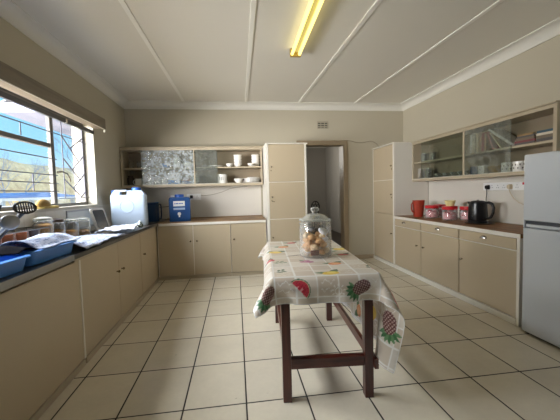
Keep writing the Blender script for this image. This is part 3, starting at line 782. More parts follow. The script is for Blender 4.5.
# lower level, right
t = mug('canister', 'white canister with dark marks beside the grey glass pane', (-0.215, Y3-0.03, SB), 0.080, 0.150, M['china'], PI/2, None, 'canister')
bm = bmesh.new()
for q in (-0.55, -0.2, 0.15):
    a = -PI/2+q
    secs = []
    box(bm, 0.0801*math.cos(a)-0.004, 0.0801*math.cos(a)+0.004, 0.0801*math.sin(a)-0.0012, 0.0801*math.sin(a)+0.0012, 0.05, 0.11)
ob('printed_mark', bm, M['black'], t)
lathe_thing('bowl', bowl_prof(0.085, 0.075), M['china'], 'round white bowl on the cabinet floor between canister and plates', 'bowl', (0.055, Y3-0.04, SB), G)
for k in range(4):
    lathe_thing('plate', plate_prof(0.150), M['china'], ('lowest', 'second', 'third', 'topmost')[k]+' white plate of the stack at the right end of the cabinet floor', 'plate', (0.278, Y3-0.01, SB+k*0.016), 'stacked white plates on the cabinet floor')
lathe_thing('plate', plate_prof(0.115), M['china'], 'smaller white plate resting on top of the plate stack', 'plate', (0.30, Y3-0.01, SB+0.066), G)
# glasses upper left, behind and left of the pane
for k, (x, dy) in enumerate(((-1.66, 0.0), (-1.55, 0.03), (-1.42, 0.02))):
    lathe_thing('drinking_glass', glass_prof(0.038, 0.12), M['glass'], ('leftmost clear drinking glass on the far cabinet upper shelf', 'middle clear drinking glass on the far cabinet upper shelf', 'clear drinking glass at the left edge of the reflecting pane')[k], 'glass', (x, Y3+dy, SS), 'clear glasses in the far cabinet')
mug('mug', 'white mug alone in the dark lower left bay', (-1.545, Y3-0.05, SB), 0.055, 0.105, M['china'], PI)
lathe_thing('jar', [(0, 0), (0.05, 0), (0.055, 0.01), (0.055, 0.12), (0.04, 0.14), (0.042, 0.16), (0, 0.162)], M['dkbrown'], 'dark brown jar in the shaded lower left bay', 'jar', (-1.69, Y3+0.03, SB))
# things dimly seen through the reflecting pane
mug('jug', 'white jug behind the reflecting glass on the upper shelf', (-0.945, Y3, SS), 0.055, 0.165, M['china'], 0.5, None, 'jug')
lathe_thing('bowl', bowl_prof(0.085, 0.07), M['tub'], 'blue bowl behind the reflecting glass on the upper shelf', 'bowl', (-1.13, Y3, SS))
lathe_thing('bowl', bowl_prof(0.09, 0.08), M['china'], 'white bowl behind reflecting glass beside the pale upright', 'bowl', (-0.76, Y3, SS))
t = thing('food_box', 'white and blue packet behind the reflecting glass', 'packet', (-1.0, Y3+0.0, SB))
ob('carton', BX(-0.095, 0.095, -0.05, 0.05, 0.075, 0.19), M['candyw'], t, bev=0.004); ob('blue_band', BX(-0.0955, 0.0955, -0.0505, 0.0505, 0, 0.0745), M['tub'], t, bev=0.004)
lathe_thing('bowl', bowl_prof(0.085, 0.05), M['blue'], 'blue bowl on the cabinet floor behind reflecting glass', 'bowl', (-0.795, Y3-0.02, SB))
lathe_thing('bowl', bowl_prof(0.075, 0.09), M['terra'], 'brown bowl standing in the blue bowl behind glass', 'bowl', (-0.795, Y3-0.02, SB+0.0125))
lathe_thing('vase', [(0, 0), (0.045, 0), (0.06, 0.05), (0.045, 0.13), (0.03, 0.17), (0.034, 0.18), (0.026, 0.18), (0.03, 0.13), (0, 0.02)], M['china'], 'white vase just behind the pale upright of the far cabinet', 'vase', (-0.665, Y3+0.02, SB))
for k, x in enumerate((-1.37, -1.26, -1.16)):
    t = put(ob('packet', BX(-0.04, 0.04, -0.04, 0.04, 0, 0.13+0.02*(k % 2)), M['candyw'], loc=(x, Y3+0.02, SB), bev=0.006),
            ('white packet nearest the left edge of the reflecting pane', 'middle white packet behind the reflecting pane', 'white packet left of the blue banded carton')[k], 'packet', 'white packets behind patterned glass')

# right wall cabinet contents
RB, RS = VZ0+0.0405, 1.7025
XG = 2.985
GG = 'clear glasses in the right wall cabinet'
for (y, dx, lb) in ((4.75, 0.0, 'clear tumbler on the upper shelf at the far end of the right cabinet'), (4.65, -0.03, 'second clear tumbler from the far end of the right cabinet shelf'), (4.54, 0.02, 'third clear tumbler along the right cabinet shelf, behind glass')):
    lathe_thing('drinking_glass', glass_prof(0.045, 0.13), M['glass'], lb, 'glass', (XG+dx, y, RS), GG)
for (y, dx, lb) in ((4.74, -0.05, 'bright tall glass on the lower level at the far end of the right cabinet'), (4.565, -0.03, 'tall glass beside the pane edge, lower level of the right cabinet')):
    lathe_thing('drinking_glass', glass_prof(0.05, 0.16), M['glass'], lb, 'glass', (XG+dx, y, RB), GG)
t = thing('glass_jug', 'clear glass jug between the tall glasses on the lower right cabinet level', 'jug', (XG+0.045, 4.66, RB)); ob('jug_body', LA(glass_prof(0.055, 0.15), 28), M['lidglass'], t, smooth=40); ob('handle', handle_bm(0.05, 0.14, PI), M['lidglass'], t, smooth=50)
for k, y in enumerate((4.33, 4.15, 3.98, 3.84)):
    lathe_thing('bowl', bowl_prof(0.072, 0.06), M['lidglass'], ('glass bowl at the far end of the row behind the plain pane', 'second glass bowl along the row behind the plain pane', 'third glass bowl along the row behind the plain pane', 'glass bowl nearest the dividing post of the right cabinet')[k], 'bowl', (XG-0.02, y, RB), 'glass bowls behind the plain pane')
mug('mug', 'dark mug right beside the dividing post of the right cabinet', (XG-0.05, 3.60, RB), 0.045, 0.10, M['navy'], PI/2)
mug('mug', 'wide white mug behind the etched pane near the dividing post', (XG-0.04, 3.47, RB), 0.058, 0.10, M['china'], -2.2)
lathe_thing('bowl', bowl_prof(0.09, 0.085), M['sponge'], 'tan pottery bowl behind the etched pane of the right cabinet', 'bowl', (XG+0.01, 3.33, RB))
def patterned_mug(label, y, dx):
    t = mug('mug', label, (XG+dx, y, RB), 0.056, 0.105, M['china'], -1.3, 'white mugs with dark sprigs in the right cabinet')
    bm = bmesh.new()
    for k in range(9):
        a = 2*PI*k/9
        for z in (0.035, 0.07):
            c = Vector((0.0562*math.cos(a+z*9), 0.0562*math.sin(a+z*9), z))
            bmesh.ops.create_icosphere(bm, subdivisions=1, radius=0.009, matrix=Matrix.Translation(c) @ Matrix.Diagonal((0.6, 0.6, 1.3, 1)))
    ob('printed_sprigs', bm, M['dkbrown'], t)
patterned_mug('white mug with dark sprigs at the edge of the etched pane', 3.12, -0.05)
patterned_mug('white mug with dark sprigs in the open bay beside the pane', 2.975, -0.05)
patterned_mug('white mug with dark sprigs nearest the fridge top', 2.84, -0.05)
# books
def book(label, w, h, th, mi, loc, rot, group='books on the right wall cabinet shelf'):
    t = thing('book', label, 'book', loc, 0, group); t.rotation_euler = rot
    bm = bmesh.new()
    box(bm, 0, w, 0, 0.0035, 0, h); box(bm, 0, w, th-0.0035, th, 0, h); box(bm, 0, 0.004, 0.0035, th-0.0035, 0, h)
    ob('cover', bm, M['book'][mi], t)
    ob('pages', BX(0.0045, w-0.004, 0.0036, th-0.0036, 0.004, h-0.004), M['pages'], t)
    return t
bx0 = XU+0.05
for k, (y, th, h, mi, lb) in enumerate(((3.588, 0.035, 0.225, 3, 'white spined book standing first beside the dividing post'), (3.535, 0.045, 0.235, 0, 'cream book standing second behind the etched pane'),
                                     (3.485, 0.040, 0.220, 8, 'tan book standing third behind the etched pane'), (3.440, 0.035, 0.230, 6, 'brown book standing fourth behind the etched pane'),
                                     (3.395, 0.035, 0.215, 1, 'red book standing fifth behind the etched pane'), (3.362, 0.026, 0.20, 2, 'ochre book standing last of the upright row'))):
    book(lb, 0.17, h, th, mi, (bx0, y, RS), (0, 0, 0))
def lean_y(yc, hc, ang, th): return yc-th*math.cos(ang)-hc*math.tan(ang)-0.003
def lean(label, y, ang, h, th, mi):
    # stands on its lower edge and leans towards the upright row (+y); returns its upper near corner
    book(label, 0.17, h, th, mi, (bx0, y, RS+th*math.sin(ang)), (-ang, 0, 0))
    return y+h*math.sin(ang), th*math.sin(ang)+h*math.cos(ang)
yc, hc = 3.362, 0.20
for lb, adeg, h, th, mi in (('red and white book leaning steeply on the upright row', 25, 0.225, 0.022, 1), ('cream edged book leaning on the red and white book', 40, 0.25, 0.018, 8), ('long white book leaning furthest, over the cream edged book', 56, 0.40, 0.026, 3)):
    a_ = math.radians(adeg); yc, hc = lean(lb, lean_y(yc, hc, a_, th), a_, h, th, mi)
def flat(label, y, z, w, l, th, mi):
    t = thing('book', label, 'book', (bx0-0.012, y, z), 0, 'books on the right wall cabinet shelf')
    bm = bmesh.new(); box(bm, 0, w, 0, l, 0, 0.003); box(bm, 0, w, 0, l, th-0.003, th); box(bm, 0, 0.004, 0, l, 0.003, th-0.003)
    ob('cover', bm, M['book'][mi], t); ob('pages', BX(0.0045, w-0.003, 0.004, l-0.004, 0.0032, th-0.0032), M['pages'], t)
zz = RS
for k, (y, l, th, mi, lb) in enumerate(((2.745, 0.225, 0.022, 7, 'black covered book at the bottom of the flat pile'), (2.74, 0.23, 0.020, 9, 'maroon book second from the bottom of the flat pile'),
                                     (2.75, 0.21, 0.024, 5, 'dark brown book in the middle of the flat pile'), (2.745, 0.20, 0.018, 7, 'black magazine second from the top of the flat pile'),
                                     (2.76, 0.18, 0.020, 6, 'brown covered book on top of the flat pile'))):
    flat(lb, y, zz, 0.18, l, th, mi); zz += th+0.0005
zz = RS
for k, (y, l, th, mi, lb) in enumerate(((2.545, 0.185, 0.030, 7, 'thick black book lowest in the pile at the cabinet end'), (2.545, 0.185, 0.028, 5, 'dark brown book second in the pile at the cabinet end'), (2.54, 0.19, 0.022, 0, 'cream book third in the pile at the cabinet end'), (2.54, 0.185, 0.022, 4, 'teal covered book topmost at the cabinet end'))):
    flat(lb, y, zz, 0.18, l, th, mi); zz += th+0.0005

# ------------------------------------------------------------------ fridge
fr = thing('fridge', 'tall silver fridge freezer at the right edge beside the worktop', 'fridge', (2.78, 2.12, 0))
FX, FYE, FYN, FZT = 2.452, 2.436, 1.82, 1.552
ob('cabinet_body', BX(FX+0.062, XR-0.05, FYN+0.004, FYE-0.004, 0.03, FZT-0.006), M['fridge'], fr, world=True, bev=0.006)
ob('freezer_door', BX(FX, FX+0.055, FYN, FYE, 0.992, FZT), M['fridge'], fr, world=True, bev=0.010, seg=3)
ob('fridge_door', BX(FX, FX+0.055, FYN, FYE, 0.022, 0.930), M['fridge'], fr, world=True, bev=0.010, seg=3)
ob('grip_strip', BX(FX+0.002, FX+0.052, FYN+0.006, FYE-0.03, 0.940, 0.962), M['fridge'], fr, world=True, bev=0.003, label='silver strip along the top of the lower door')
ob('handle_recess', BX(FX+0.016, FX+0.055, FYN+0.002, FYE-0.014, 0.963, 0.989), M['fridgedark'], fr, world=True, label='dark grip recess between the doors')
ob('door_edge', BX(FX+0.004, FX+0.054, FYE-0.012, FYE-0.002, 0.931, 0.991), M['fridge'], fr, world=True)
ob('base_grille', BX(FX+0.03, FX+0.060, FYN+0.01, FYE-0.01, 0.004, 0.020), M['fridgedark'], fr, world=True)
for x in (FX+0.10, XR-0.12):
    for y in (FYN+0.06, FYE-0.06):
        ob('foot', LA([(0, 0), (0.02, 0), (0.02, 0.0295), (0, 0.0295)], 12, c=(x, y, 0)), M['fridgedark'], fr, world=True)

# ------------------------------------------------------------------ right worktop: jug, jars, kettle, sockets
ZR = ZTR+0.0005
t = thing('red_jug', 'terracotta red plastic jug with handle beside the tall cupboard', 'jug', (2.755, 4.535, ZR))
bm = LA([(0, 0), (0.066, 0), (0.069, 0.006), (0.083, 0.235), (0.086, 0.248), (0.080, 0.25), (0.078, 0.235), (0.064, 0.012), (0, 0.012)], 32)
for v in bm.verts:                                # small pouring lip on the right
    if v.co.z > 0.2 and v.co.x > 0.05: v.co.x += 0.012*(v.co.z-0.2)/0.05
bmesh.ops.transform(bm, matrix=Matrix.Rotation(-0.5, 4, 'Z'), verts=bm.verts)
ob('jug_body', bm, M['jug'], t, smooth=40)
bm = TU([(-0.072, 0, 0.215), (-0.105, 0, 0.212), (-0.122, 0, 0.19), (-0.122, 0, 0.12), (-0.108, 0, 0.085), (-0.070, 0, 0.065)], 0.011, 10)
bmesh.ops.transform(bm, matrix=Matrix.Rotation(0.15, 4, 'Z'), verts=bm.verts)
ob('handle', bm, M['jug'], t, smooth=60)

def candy_jar(label, loc, r, h, seed):
    t = thing('storage_jar', label, 'jar', loc, 0, 'red lidded jars on the right worktop')
    ob('jar_body', LA([(0, 0), (r*0.95, 0), (r, 0.008), (r, h*0.72), (r*0.93, h*0.76), (r*0.91, h*0.76), (r*0.96, h*0.70), (r*0.96, 0.012), (0, 0.006)], 32), M['glass'], t, smooth=40)
    lid = ob('lid', LA([(0, h*0.765), (r*0.98, h*0.765), (r*1.0, h*0.78), (r*1.0, h*0.97), (r*0.95, h), (0, h)], 32), M['red'], t, smooth=40, label='red screw lid')
    ob('sweet_heap', LA([(0, 0.014), (r*0.86, 0.015), (r*0.88, h*0.50), (r*0.55, h*0.60), (0, h*0.62)], 24), M['candy'], t, smooth=60)
    rg = random.Random(seed)
    for mt, nm in (('candyw', 'white_sweets'), ('candy', 'pink_sweets'), ('candyr', 'red_sweets')):
        bm = bmesh.new()
        for k in range(10):
            a, q = rg.uniform(0, 2*PI), rg.uniform(0.60, 0.74)*r
            z = 0.028+rg.random()*h*0.52
            mtx = Matrix.Translation((q*math.cos(a), q*math.sin(a), z)) @ Matrix.Rotation(rg.uniform(0, PI), 4, 'Z') @ Matrix.Rotation(rg.uniform(-.6, .6), 4, 'X') @ Matrix.Diagonal((1.5, 0.75, 0.7, 1))
            bmesh.ops.create_icosphere(bm, subdivisions=2, radius=r*0.20, matrix=mtx)
        s = ob(nm, bm, M[mt], t, smooth=60); s['kind'] = 'stuff'
    return t
candy_jar('red lidded jar standing next to the terracotta red jug', (2.80, 4.26, ZR), 0.095, 0.185, 1)
candy_jar('red lidded jar half hidden behind the jar next to the jug', (2.985, 4.33, ZR), 0.095, 0.185, 2)
candy_jar('red lidded jar with the pale yellow cup on top', (2.82, 3.90, ZR), 0.095, 0.185, 3)
candy_jar('red lidded jar tucked against the black kettle', (3.000, 3.80, ZR), 0.09, 0.180, 4)
t = put(ob('cup', LA([(0, 0), (0.046, 0), (0.048, 0.004), (0.066, 0.068), (0.070, 0.074), (0.066, 0.076), (0.060, 0.066), (0.044, 0.010), (0, 0.010)], 28), M['yellow'], loc=(2.825, 3.90, ZR+0.1855), smooth=40), 'small pale yellow cup on top of a red lidded jar', 'cup')

kt = thing('kettle', 'black electric kettle on its base beside the red lidded jars', 'kettle', (2.845, 3.43, ZR+0.010))
ob('power_base', LA([(0, 0), (0.100, 0), (0.104, 0.004), (0.100, 0.018), (0.088, 0.022), (0, 0.022)], 36), M['black'], kt, smooth=40)
prof = [(0.088, 0.024), (0.098, 0.028), (0.104, 0.06), (0.102, 0.12), (0.096, 0.19), (0.094, 0.225), (0.092, 0.235)]
bm = LA([(0, 0.024)]+prof+[(0.080, 0.243), (0, 0.243)], 40)
ob('kettle_body', bm, M['black'], kt, smooth=35)
ob('lid', LA([(0, 0.2435), (0.078, 0.2435), (0.076, 0.252), (0.05, 0.260), (0.014, 0.262), (0.012, 0.268), (0, 0.270)], 32), M['black'], kt, smooth=40)
bm = bmesh.new()   # spout on the left (towards +y, away from handle)
loft(bm, [[(-0.018, 0.090, 0.185), (0.018, 0.090, 0.185), (0.022, 0.090, 0.244), (-0.022, 0.090, 0.244)], [(-0.006, 0.122, 0.236), (0.006, 0.122, 0.236), (0.012, 0.122, 0.247), (-0.012, 0.122, 0.247)]])
ob('spout', bm, M['black'], kt, bev=0.004)
pts = [(0, -0.085, 0.232), (0, -0.125, 0.238), (0, -0.160, 0.222), (0, -0.178, 0.18), (0, -0.172, 0.12), (0, -0.150, 0.07), (0, -0.118, 0.048), (0, -0.096, 0.046)]
ob('handle', TU(pts, [0.016, 0.017, 0.017, 0.016, 0.015, 0.014, 0.013, 0.012], 12), M['black'], kt, smooth=60)
ob('water_gauge', BX(-0.1075, -0.1015, -0.006, 0.006, 0.07, 0.19), M['lidglass'], kt, label='pale water gauge')
kt.rotation_euler = (0, 0, 0.35)
put(ob('kettle_tray', LA([(0, 0), (0.150, 0), (0.162, 0.010), (0.158, 0.0105), (0.148, 0.004), (0, 0.004)], 40), M['dkbrown'], loc=(2.848, 3.41, ZR), smooth=40), 'round dark tray under the black kettle', 'tray')

st = thing('socket_strip', 'long white power socket strip on the wall above the kettle', 'socket strip', (XR-0.008, 3.34, 1.24))
SX = XR-0.0085
ob('strip_body', BX(SX-0.028, SX, 3.03, 3.645, 1.240, 1.332), M['white'], st, world=True, bev=0.005)
for k in range(6):
    y = 3.595-k*0.088
    bm = bmesh.new()
    for dy, dz in ((0, 0.016), (-0.013, -0.010), (0.013, -0.010)): box(bm, SX-0.0288, SX-0.027, y+dy-0.004, y+dy+0.004, 1.283+dz-0.004, 1.283+dz+0.004)
    ob('socket_holes', bm, M['fridgedark'], st, world=True)
    ob('rocker', BX(SX-0.031, SX-0.027, y-0.006, y+0.006, 1.309, 1.322), M['white'], st, world=True)
ob('red_switch', BX(SX-0.033, SX-0.027, 3.045, 3.085, 1.300, 1.325), M['red'], st, world=True, bev=0.002, label='red rocker switch')
def plug(name, label, y, mat, cpts, cat='plug'):
    t = thing(name, label, cat, (SX-0.029, y, 1.28))
    bm = bmesh.new(); loft(bm, [[(-0.001, a, b) for a, b in rrect(0.052, 0.056, 0.014)], [(-0.018, a, b) for a, b in rrect(0.050, 0.054, 0.014)], [(-0.036, a*0.8, b*0.8) for a, b in rrect(0.046, 0.05, 0.016)]])
    ob('plug_body', bm, mat, t, smooth=40)
    ob('cable', TU([(px, py, pz) for px, py, pz in cpts], 0.0042, 8), mat, t, smooth=60)
    return t
plug('power_plug', 'black plug with cable in the far end of the socket strip', 3.560, M['black'],
     [(-0.024, 0, -0.025), (-0.024, -0.004, -0.07), (-0.018, 0.012, -0.13), (-0.012, 0.022, -0.19), (-0.010, 0.012, -0.25), (-0.012, 0.05, -0.31), (-0.06, 0.06, -0.36), (-0.12, 0.03, -0.408)])
plug('power_plug', 'cream plug with trailing cable nearer the fridge', 3.235, M['cream'],
     [(-0.024, 0, -0.025), (-0.024, -0.02, -0.07), (-0.018, -0.06, -0.13), (-0.012, -0.12, -0.175), (-0.010, -0.22, -0.215), (-0.010, -0.40, -0.25), (-0.010, -0.60, -0.30)])

# ------------------------------------------------------------------ far worktop: dispenser, navy can, outlet
ZB = ZT+0.0045
def can_body(w, d, h, r=0.03, shoulder=0.05, notch=None):
    bm = bmesh.new(); secs = []
    for z, s in ((0, 0.965), (0.012, 1), (h-shoulder, 1), (h-shoulder*0.35, 0.97), (h, 0.86)):
        secs.append([(x*s, y*(s if s > 0.9 else 0.8), z) for x, y in rrect(w, d, r)])
    loft(bm, secs); return bm
wd = thing('water_dispenser', 'blue water dispenser with white label and tap on the far worktop', 'water dispenser', (-0.885, 5.19, ZB), math.radians(10))
ob('tank', can_body(0.32, 0.26, 0.375, 0.035, 0.04), M['blue'], wd, smooth=40, bev=0.0)
ob('screw_cap', LA([(0, 0.376), (0.070, 0.376), (0.070, 0.412), (0.062, 0.418), (0, 0.418)], 28), M['bluecap'], wd, smooth=40)
bm = bmesh.new(); box(bm, -0.135, -0.075, -0.08, 0.08, 0.376, 0.404); ob('grip', bm, M['white'], wd, bev=0.010, label='white carrying grip')
lb = ob('label_panel', BX(-0.095, 0.075, -0.1325, -0.1295, 0.235, 0.315), M['white'], wd, bev=0.001, label='white printed label')
bm = bmesh.new()
for k, x in enumerate((-0.078, -0.055, -0.036, -0.012, 0.010, 0.030)): box(bm, x, x+0.016, -0.1335, -0.1328, 0.268, 0.284)
ob('label_print', bm, M['bluecap'], lb)
ob('lower_label', BX(-0.095, 0.075, -0.1325, -0.1295, 0.180, 0.212), paint('pale_blue_label', (0.42, 0.55, 0.75), 0.4), wd, bev=0.001)
ob('tap_boss', LA([(0, 0), (0.026, 0), (0.024, 0.02), (0, 0.02)], 20), M['white'], wd, loc=(-0.012, -0.1300, 0.118), rot=(PI/2, 0, 0), smooth=40, label='white tap')
ob('tap_spout', TU([(-0.012, -0.150, 0.118), (-0.012, -0.170, 0.112), (-0.012, -0.174, 0.070)], [0.012, 0.013, 0.011], 12), M['white'], wd, smooth=50)
ob('tap_lever', BX(-0.024, 0.0, -0.180, -0.160, 0.128, 0.142), M['white'], wd, bev=0.004)
for x in (-0.15, 0.135):
    ob('rib', BX(x, x+0.012, -0.134, -0.128, 0.03, 0.33), M['blue'], wd, bev=0.004)

nv = thing('water_can', 'dark navy plastic can with handle behind the white jerrycan', 'can', (-1.325, 5.30, ZB), math.radians(12))
ob('can_body', can_body(0.20, 0.22, 0.29, 0.02, 0.02), M['navy'], nv, smooth=40)
ob('top_rim', BX(-0.098, 0.098, -0.108, 0.108, 0.2905, 0.302), M['blue'], nv, bev=0.004)
ob('handle', TU([(0.095, -0.06, 0.27), (0.125, -0.06, 0.262), (0.130, -0.06, 0.20), (0.130, -0.06, 0.09), (0.120, -0.06, 0.04), (0.095, -0.06, 0.035)], 0.011, 8), M['navy'], nv, smooth=50)
ob('side_stripe', BX(0.052, 0.064, -0.1125, -0.1095, 0.03, 0.27), M['lidglass'], nv)

so = thing('wall_socket', 'white double wall socket behind the blue water dispenser', 'socket', (-0.72, YB-0.008, 1.19))
ob('face_plate', BX(-0.835, -0.600, YB-0.022, YB-0.0085, 1.188, 1.296), M['white'], so, world=True, bev=0.004)
for x in (-0.775, -0.665):
    bm = bmesh.new()
    for dx, dz in ((0, 0.018), (-0.014, -0.010), (0.014, -0.010)): box(bm, x+dx-0.005, x+dx+0.005, YB-0.0228, YB-0.0215, 1.235+dz-0.005, 1.235+dz+0.005)
    ob('socket_holes', bm, M['fridgedark'], so, world=True)
t = thing('power_plug', 'black plug in the double socket behind the blue dispenser', 'plug', (-0.760, YB-0.0235, 1.245))
bm = bmesh.new(); loft(bm, [[(a, -0.0005, b) for a, b in rrect(0.05, 0.055, 0.014)], [(a, -0.02, b) for a, b in rrect(0.05, 0.055, 0.014)], [(a*0.7, -0.036, b*0.8) for a, b in rrect(0.05, 0.055, 0.014)]])
ob('plug_body', bm, M['black'], t, smooth=40)
ob('cable', TU([(0, -0.02, -0.02), (-0.05, -0.020, -0.05), (-0.20, -0.015, -0.10), (-0.30, -0.012, -0.135), (-0.40, -0.012, -0.155), (-0.52, -0.012, -0.16), (-0.60, -0.02, -0.2), (-0.62, -0.06, -0.30)], 0.0045, 8), M['black'], t, smooth=60)
put(ob('wall_wire', TU([(-0.600, YB-0.014, 1.26), (-0.52, YB-0.013, 1.262), (-0.40, YB-0.013, 1.275), (-0.25, YB-0.013, 1.31), (-0.10, YB-0.013, 1.37), (0.05, YB-0.013, 1.395), (0.20, YB-0.013, 1.405)], 0.004, 6), M['wire'], smooth=60), 'thin wire rising from the double socket to the far wall cabinet', 'wire')

# ------------------------------------------------------------------ left worktop: jerrycan, tablet, jars, cloths, drainer
jc = thing('jerrycan', 'large white water jerrycan with blue caps by the corner', 'jerrycan', (-1.455, 4.62, ZB), math.radians(9))
w, d, h = 0.445, 0.20, 0.50
bm = bmesh.new(); secs = []
for z, s in ((0, 0.95), (0.015, 1), (0.405, 1), (0.430, 0.985)):
    secs.append([(x*s, y*s, z) for x, y in rrect(w, d, 0.045, 6)])
loft(bm, secs)
def blk(x0, x1, z0, z1, c0=0.0, c1=0.0):
    # shoulder block with sloped outer corners, open finger hole between the two posts
    loft(bm, [[(x0, -0.085, z0), (x1, -0.085, z0), (x1-c1, -0.070, z1), (x0+c0, -0.070, z1)], [(x0, 0.085, z0), (x1, 0.085, z0), (x1-c1, 0.070, z1), (x0+c0, 0.070, z1)]])
blk(-0.214, -0.100, 0.4305, h, 0.050, 0.0); blk(-0.015, 0.214, 0.4305, h-0.012, 0.0, 0.045); blk(-0.0995, -0.0155, 0.474, h, 0.0, 0.0)
ob('can_body', bm, M['can'], jc, smooth=45, bev=0.008)
ob('screw_cap', LA([(0, h-0.0115), (0.060, h-0.0115), (0.060, h+0.022), (0.054, h+0.028), (0, h+0.028)], 28, c=(0.098, 0, 0)), M['bluecap'], jc, smooth=40, label='blue screw cap')
ob('vent_cap', LA([(0, h-0.045), (0.024, h-0.045), (0.024, h-0.004), (0, h-0.002)], 20, c=(-0.190, -0.02, 0)), M['bluecap'], jc, smooth=40, label='small blue vent cap')
ob('raised_ring', TU([(-0.02+0.085*math.cos(2*PI*k/28), -0.100, 0.275+0.085*math.sin(2*PI*k/28)) for k in range(28)], 0.005, 6, closed=True), M['can'], jc, smooth=60)
bm = bmesh.new()
for z, ww in ((0.345, 0.045), (0.32, 0.03), (0.295, 0.05), (0.24, 0.055), (0.225, 0.05), (0.195, 0.045)): box(bm, 0.2215, 0.2245, -0.045, -0.045+ww, z, z+0.008)
ob('printed_marks', bm, M['navy'], jc)
ob('tap', TU([(0.13, -0.098, 0.055), (0.13, -0.135, 0.055), (0.13, -0.15, 0.045), (0.13, -0.152, 0.020)], [0.020, 0.016, 0.015, 0.012], 12), M['white'], jc, smooth=50)

tbz = thing('tablet', 'white framed dark screened tablet leaning on the tiled wall', 'tablet', (-1.610, 4.12, ZB+0.0005), 0)
fm = bmesh.new()
def slab(a, t0, t1, w, h, r):
    bm = bmesh.new(); pr = rrect(w, h, r)
    loft(bm, [[(t0, x, y+h/2) for x, y in pr], [(t1, x, y+h/2) for x, y in pr]]); return bm
ob('casing', slab(0, -0.012, 0.012, 0.215, 0.285, 0.030), M['tabcase'], tbz, bev=0.003)
ob('screen', slab(0, 0.0125, 0.0145, 0.165, 0.225, 0.02), M['screen'], tbz, loc=(0, 0, 0.036), label='dark glossy screen')
tbz.rotation_euler = (0, math.radians(-20), math.radians(-22)); 
tbz.location = (-1.600, 4.10, ZB+0.006)

pn = thing('wall_rectangle', 'pale blank rimmed rectangle on the tiled wall', 'plate', (XL+0.010, 3.93, 0.96))  # flat pale rectangle with a raised rim over the tiles
ob('rectangle_face', BX(XL+0.0105, XL+0.018, 3.63, 4.235, 0.952, 1.135), paint('rectangle_paint', (0.70, 0.74, 0.74), 0.25, 0.03, 5), pn, world=True, bev=0.003)
bm = bmesh.new()
box(bm, XL+0.0105, XL+0.021, 3.612, 3.629, 0.935, 1.152); box(bm, XL+0.0105, XL+0.021, 4.236, 4.253, 0.935, 1.152)
box(bm, XL+0.0105, XL+0.021, 3.629, 4.236, 1.1355, 1.152); box(bm, XL+0.0105, XL+0.021, 3.629, 4.236, 0.935, 0.9515)
ob('rectangle_rim', bm, M['barsw'], pn, world=True)

def clip_jar(label, loc, r, h, fill, lidm):
    t = thing('glass_jar', label, 'jar', loc, 0, 'clip top glass jars by the window')
    ob('jar_body', LA([(0, 0), (r*0.94, 0), (r, 0.01), (r, h*0.72), (r*0.85, h*0.82), (r*0.85, h*0.86), (r*0.81, h*0.86), (r*0.81, h*0.82), (r*0.95, h*0.70), (r*0.95, 0.014), (0, 0.008)], 28), M['glass'], t, smooth=40)
    ob('lid', LA([(0, h*0.865), (r*0.93, h*0.865), (r*0.95, h*0.90), (r*0.90, h*0.96), (r*0.4, h), (0, h)], 28), lidm, t, smooth=40)
    ob('clip', TU([(r*0.98*math.cos(2*PI*k/24), r*0.98*math.sin(2*PI*k/24), h*0.84) for k in range(24)], 0.004, 6, closed=True), M['chrome'], t, smooth=60)
    s = ob('contents', LA([(0, 0.015), (r*0.92, 0.016), (r*0.93, h*fill), (r*0.5, h*fill+0.012), (0, h*fill+0.008)], 24), M['pasta'], t, smooth=60, label='golden brown contents')
    return t
clip_jar('clip top glass jar half full of golden contents, left of the pair', (-1.665, 3.43, ZB), 0.085, 0.205, 0.40, M['lidglass'])
clip_jar('clip top glass jar with low golden contents, beside the tablet', (-1.670, 3.70, ZB), 0.085, 0.195, 0.28, M['lidglass'])
clip_jar('dark lidded glass jar further left under the yellow sponge', (-1.680, 3.215, ZB), 0.080, 0.225, 0.5, M['dkbrown'])
clip_jar('glass jar of golden contents behind the slotted spoon', (-1.680, 3.035, ZB), 0.075, 0.255, 0.72, M['lidglass'])

# sponge and cloth on the sill
ys = thing('sponge', 'mustard coloured rounded sponge on the window sill', 'sponge', (-1.80, 3.27, WZ0+0.0225))
bm = bmesh.new(); bmesh.ops.create_uvsphere(bm, u_segments=24, v_segments=12, radius=1.0)
for v in bm.verts:
    z = v.co.z; v.co = Vector((v.co.x*0.045, v.co.y*0.10, max(z, -0.02)*0.068))
ob('sponge_body', bm, M['sponge'], ys, smooth=60)
bm = bmesh.new(); prism(bm, [(x-1.80, y+3.335) for x, y in rrect(0.085, 0.29, 0.03)], 'Z', WZ0+0.0005, WZ0+0.022)
put(ob('folded_cloth', bm, M['spongep'], bev=0.006), 'yellow folded cloth under the sponge on the sill', 'cloth')

# heap cloths: height-field sheets with thickness
def sheet(name, label, cat, pts_fn, nu, nv, mat, th=0.004, group=None):
    bm = bmesh.new(); V = [[bm.verts.new(pts_fn(i/(nu-1), j/(nv-1))) for j in range(nv)] for i in range(nu)]
    for i in range(nu-1):
        for j in range(nv-1): bm.faces.new((V[i][j], V[i+1][j], V[i+1][j+1], V[i][j+1]))
    o = ob(name, bm, mat, smooth=180)
    s = o.modifiers.new('thickness', 'SOLIDIFY'); s.thickness = th; s.offset = 1.0
    return put(o, label, cat, group)
def smooth01(t): t = max(0, min(1, t)); return t*t*(3-2*t)
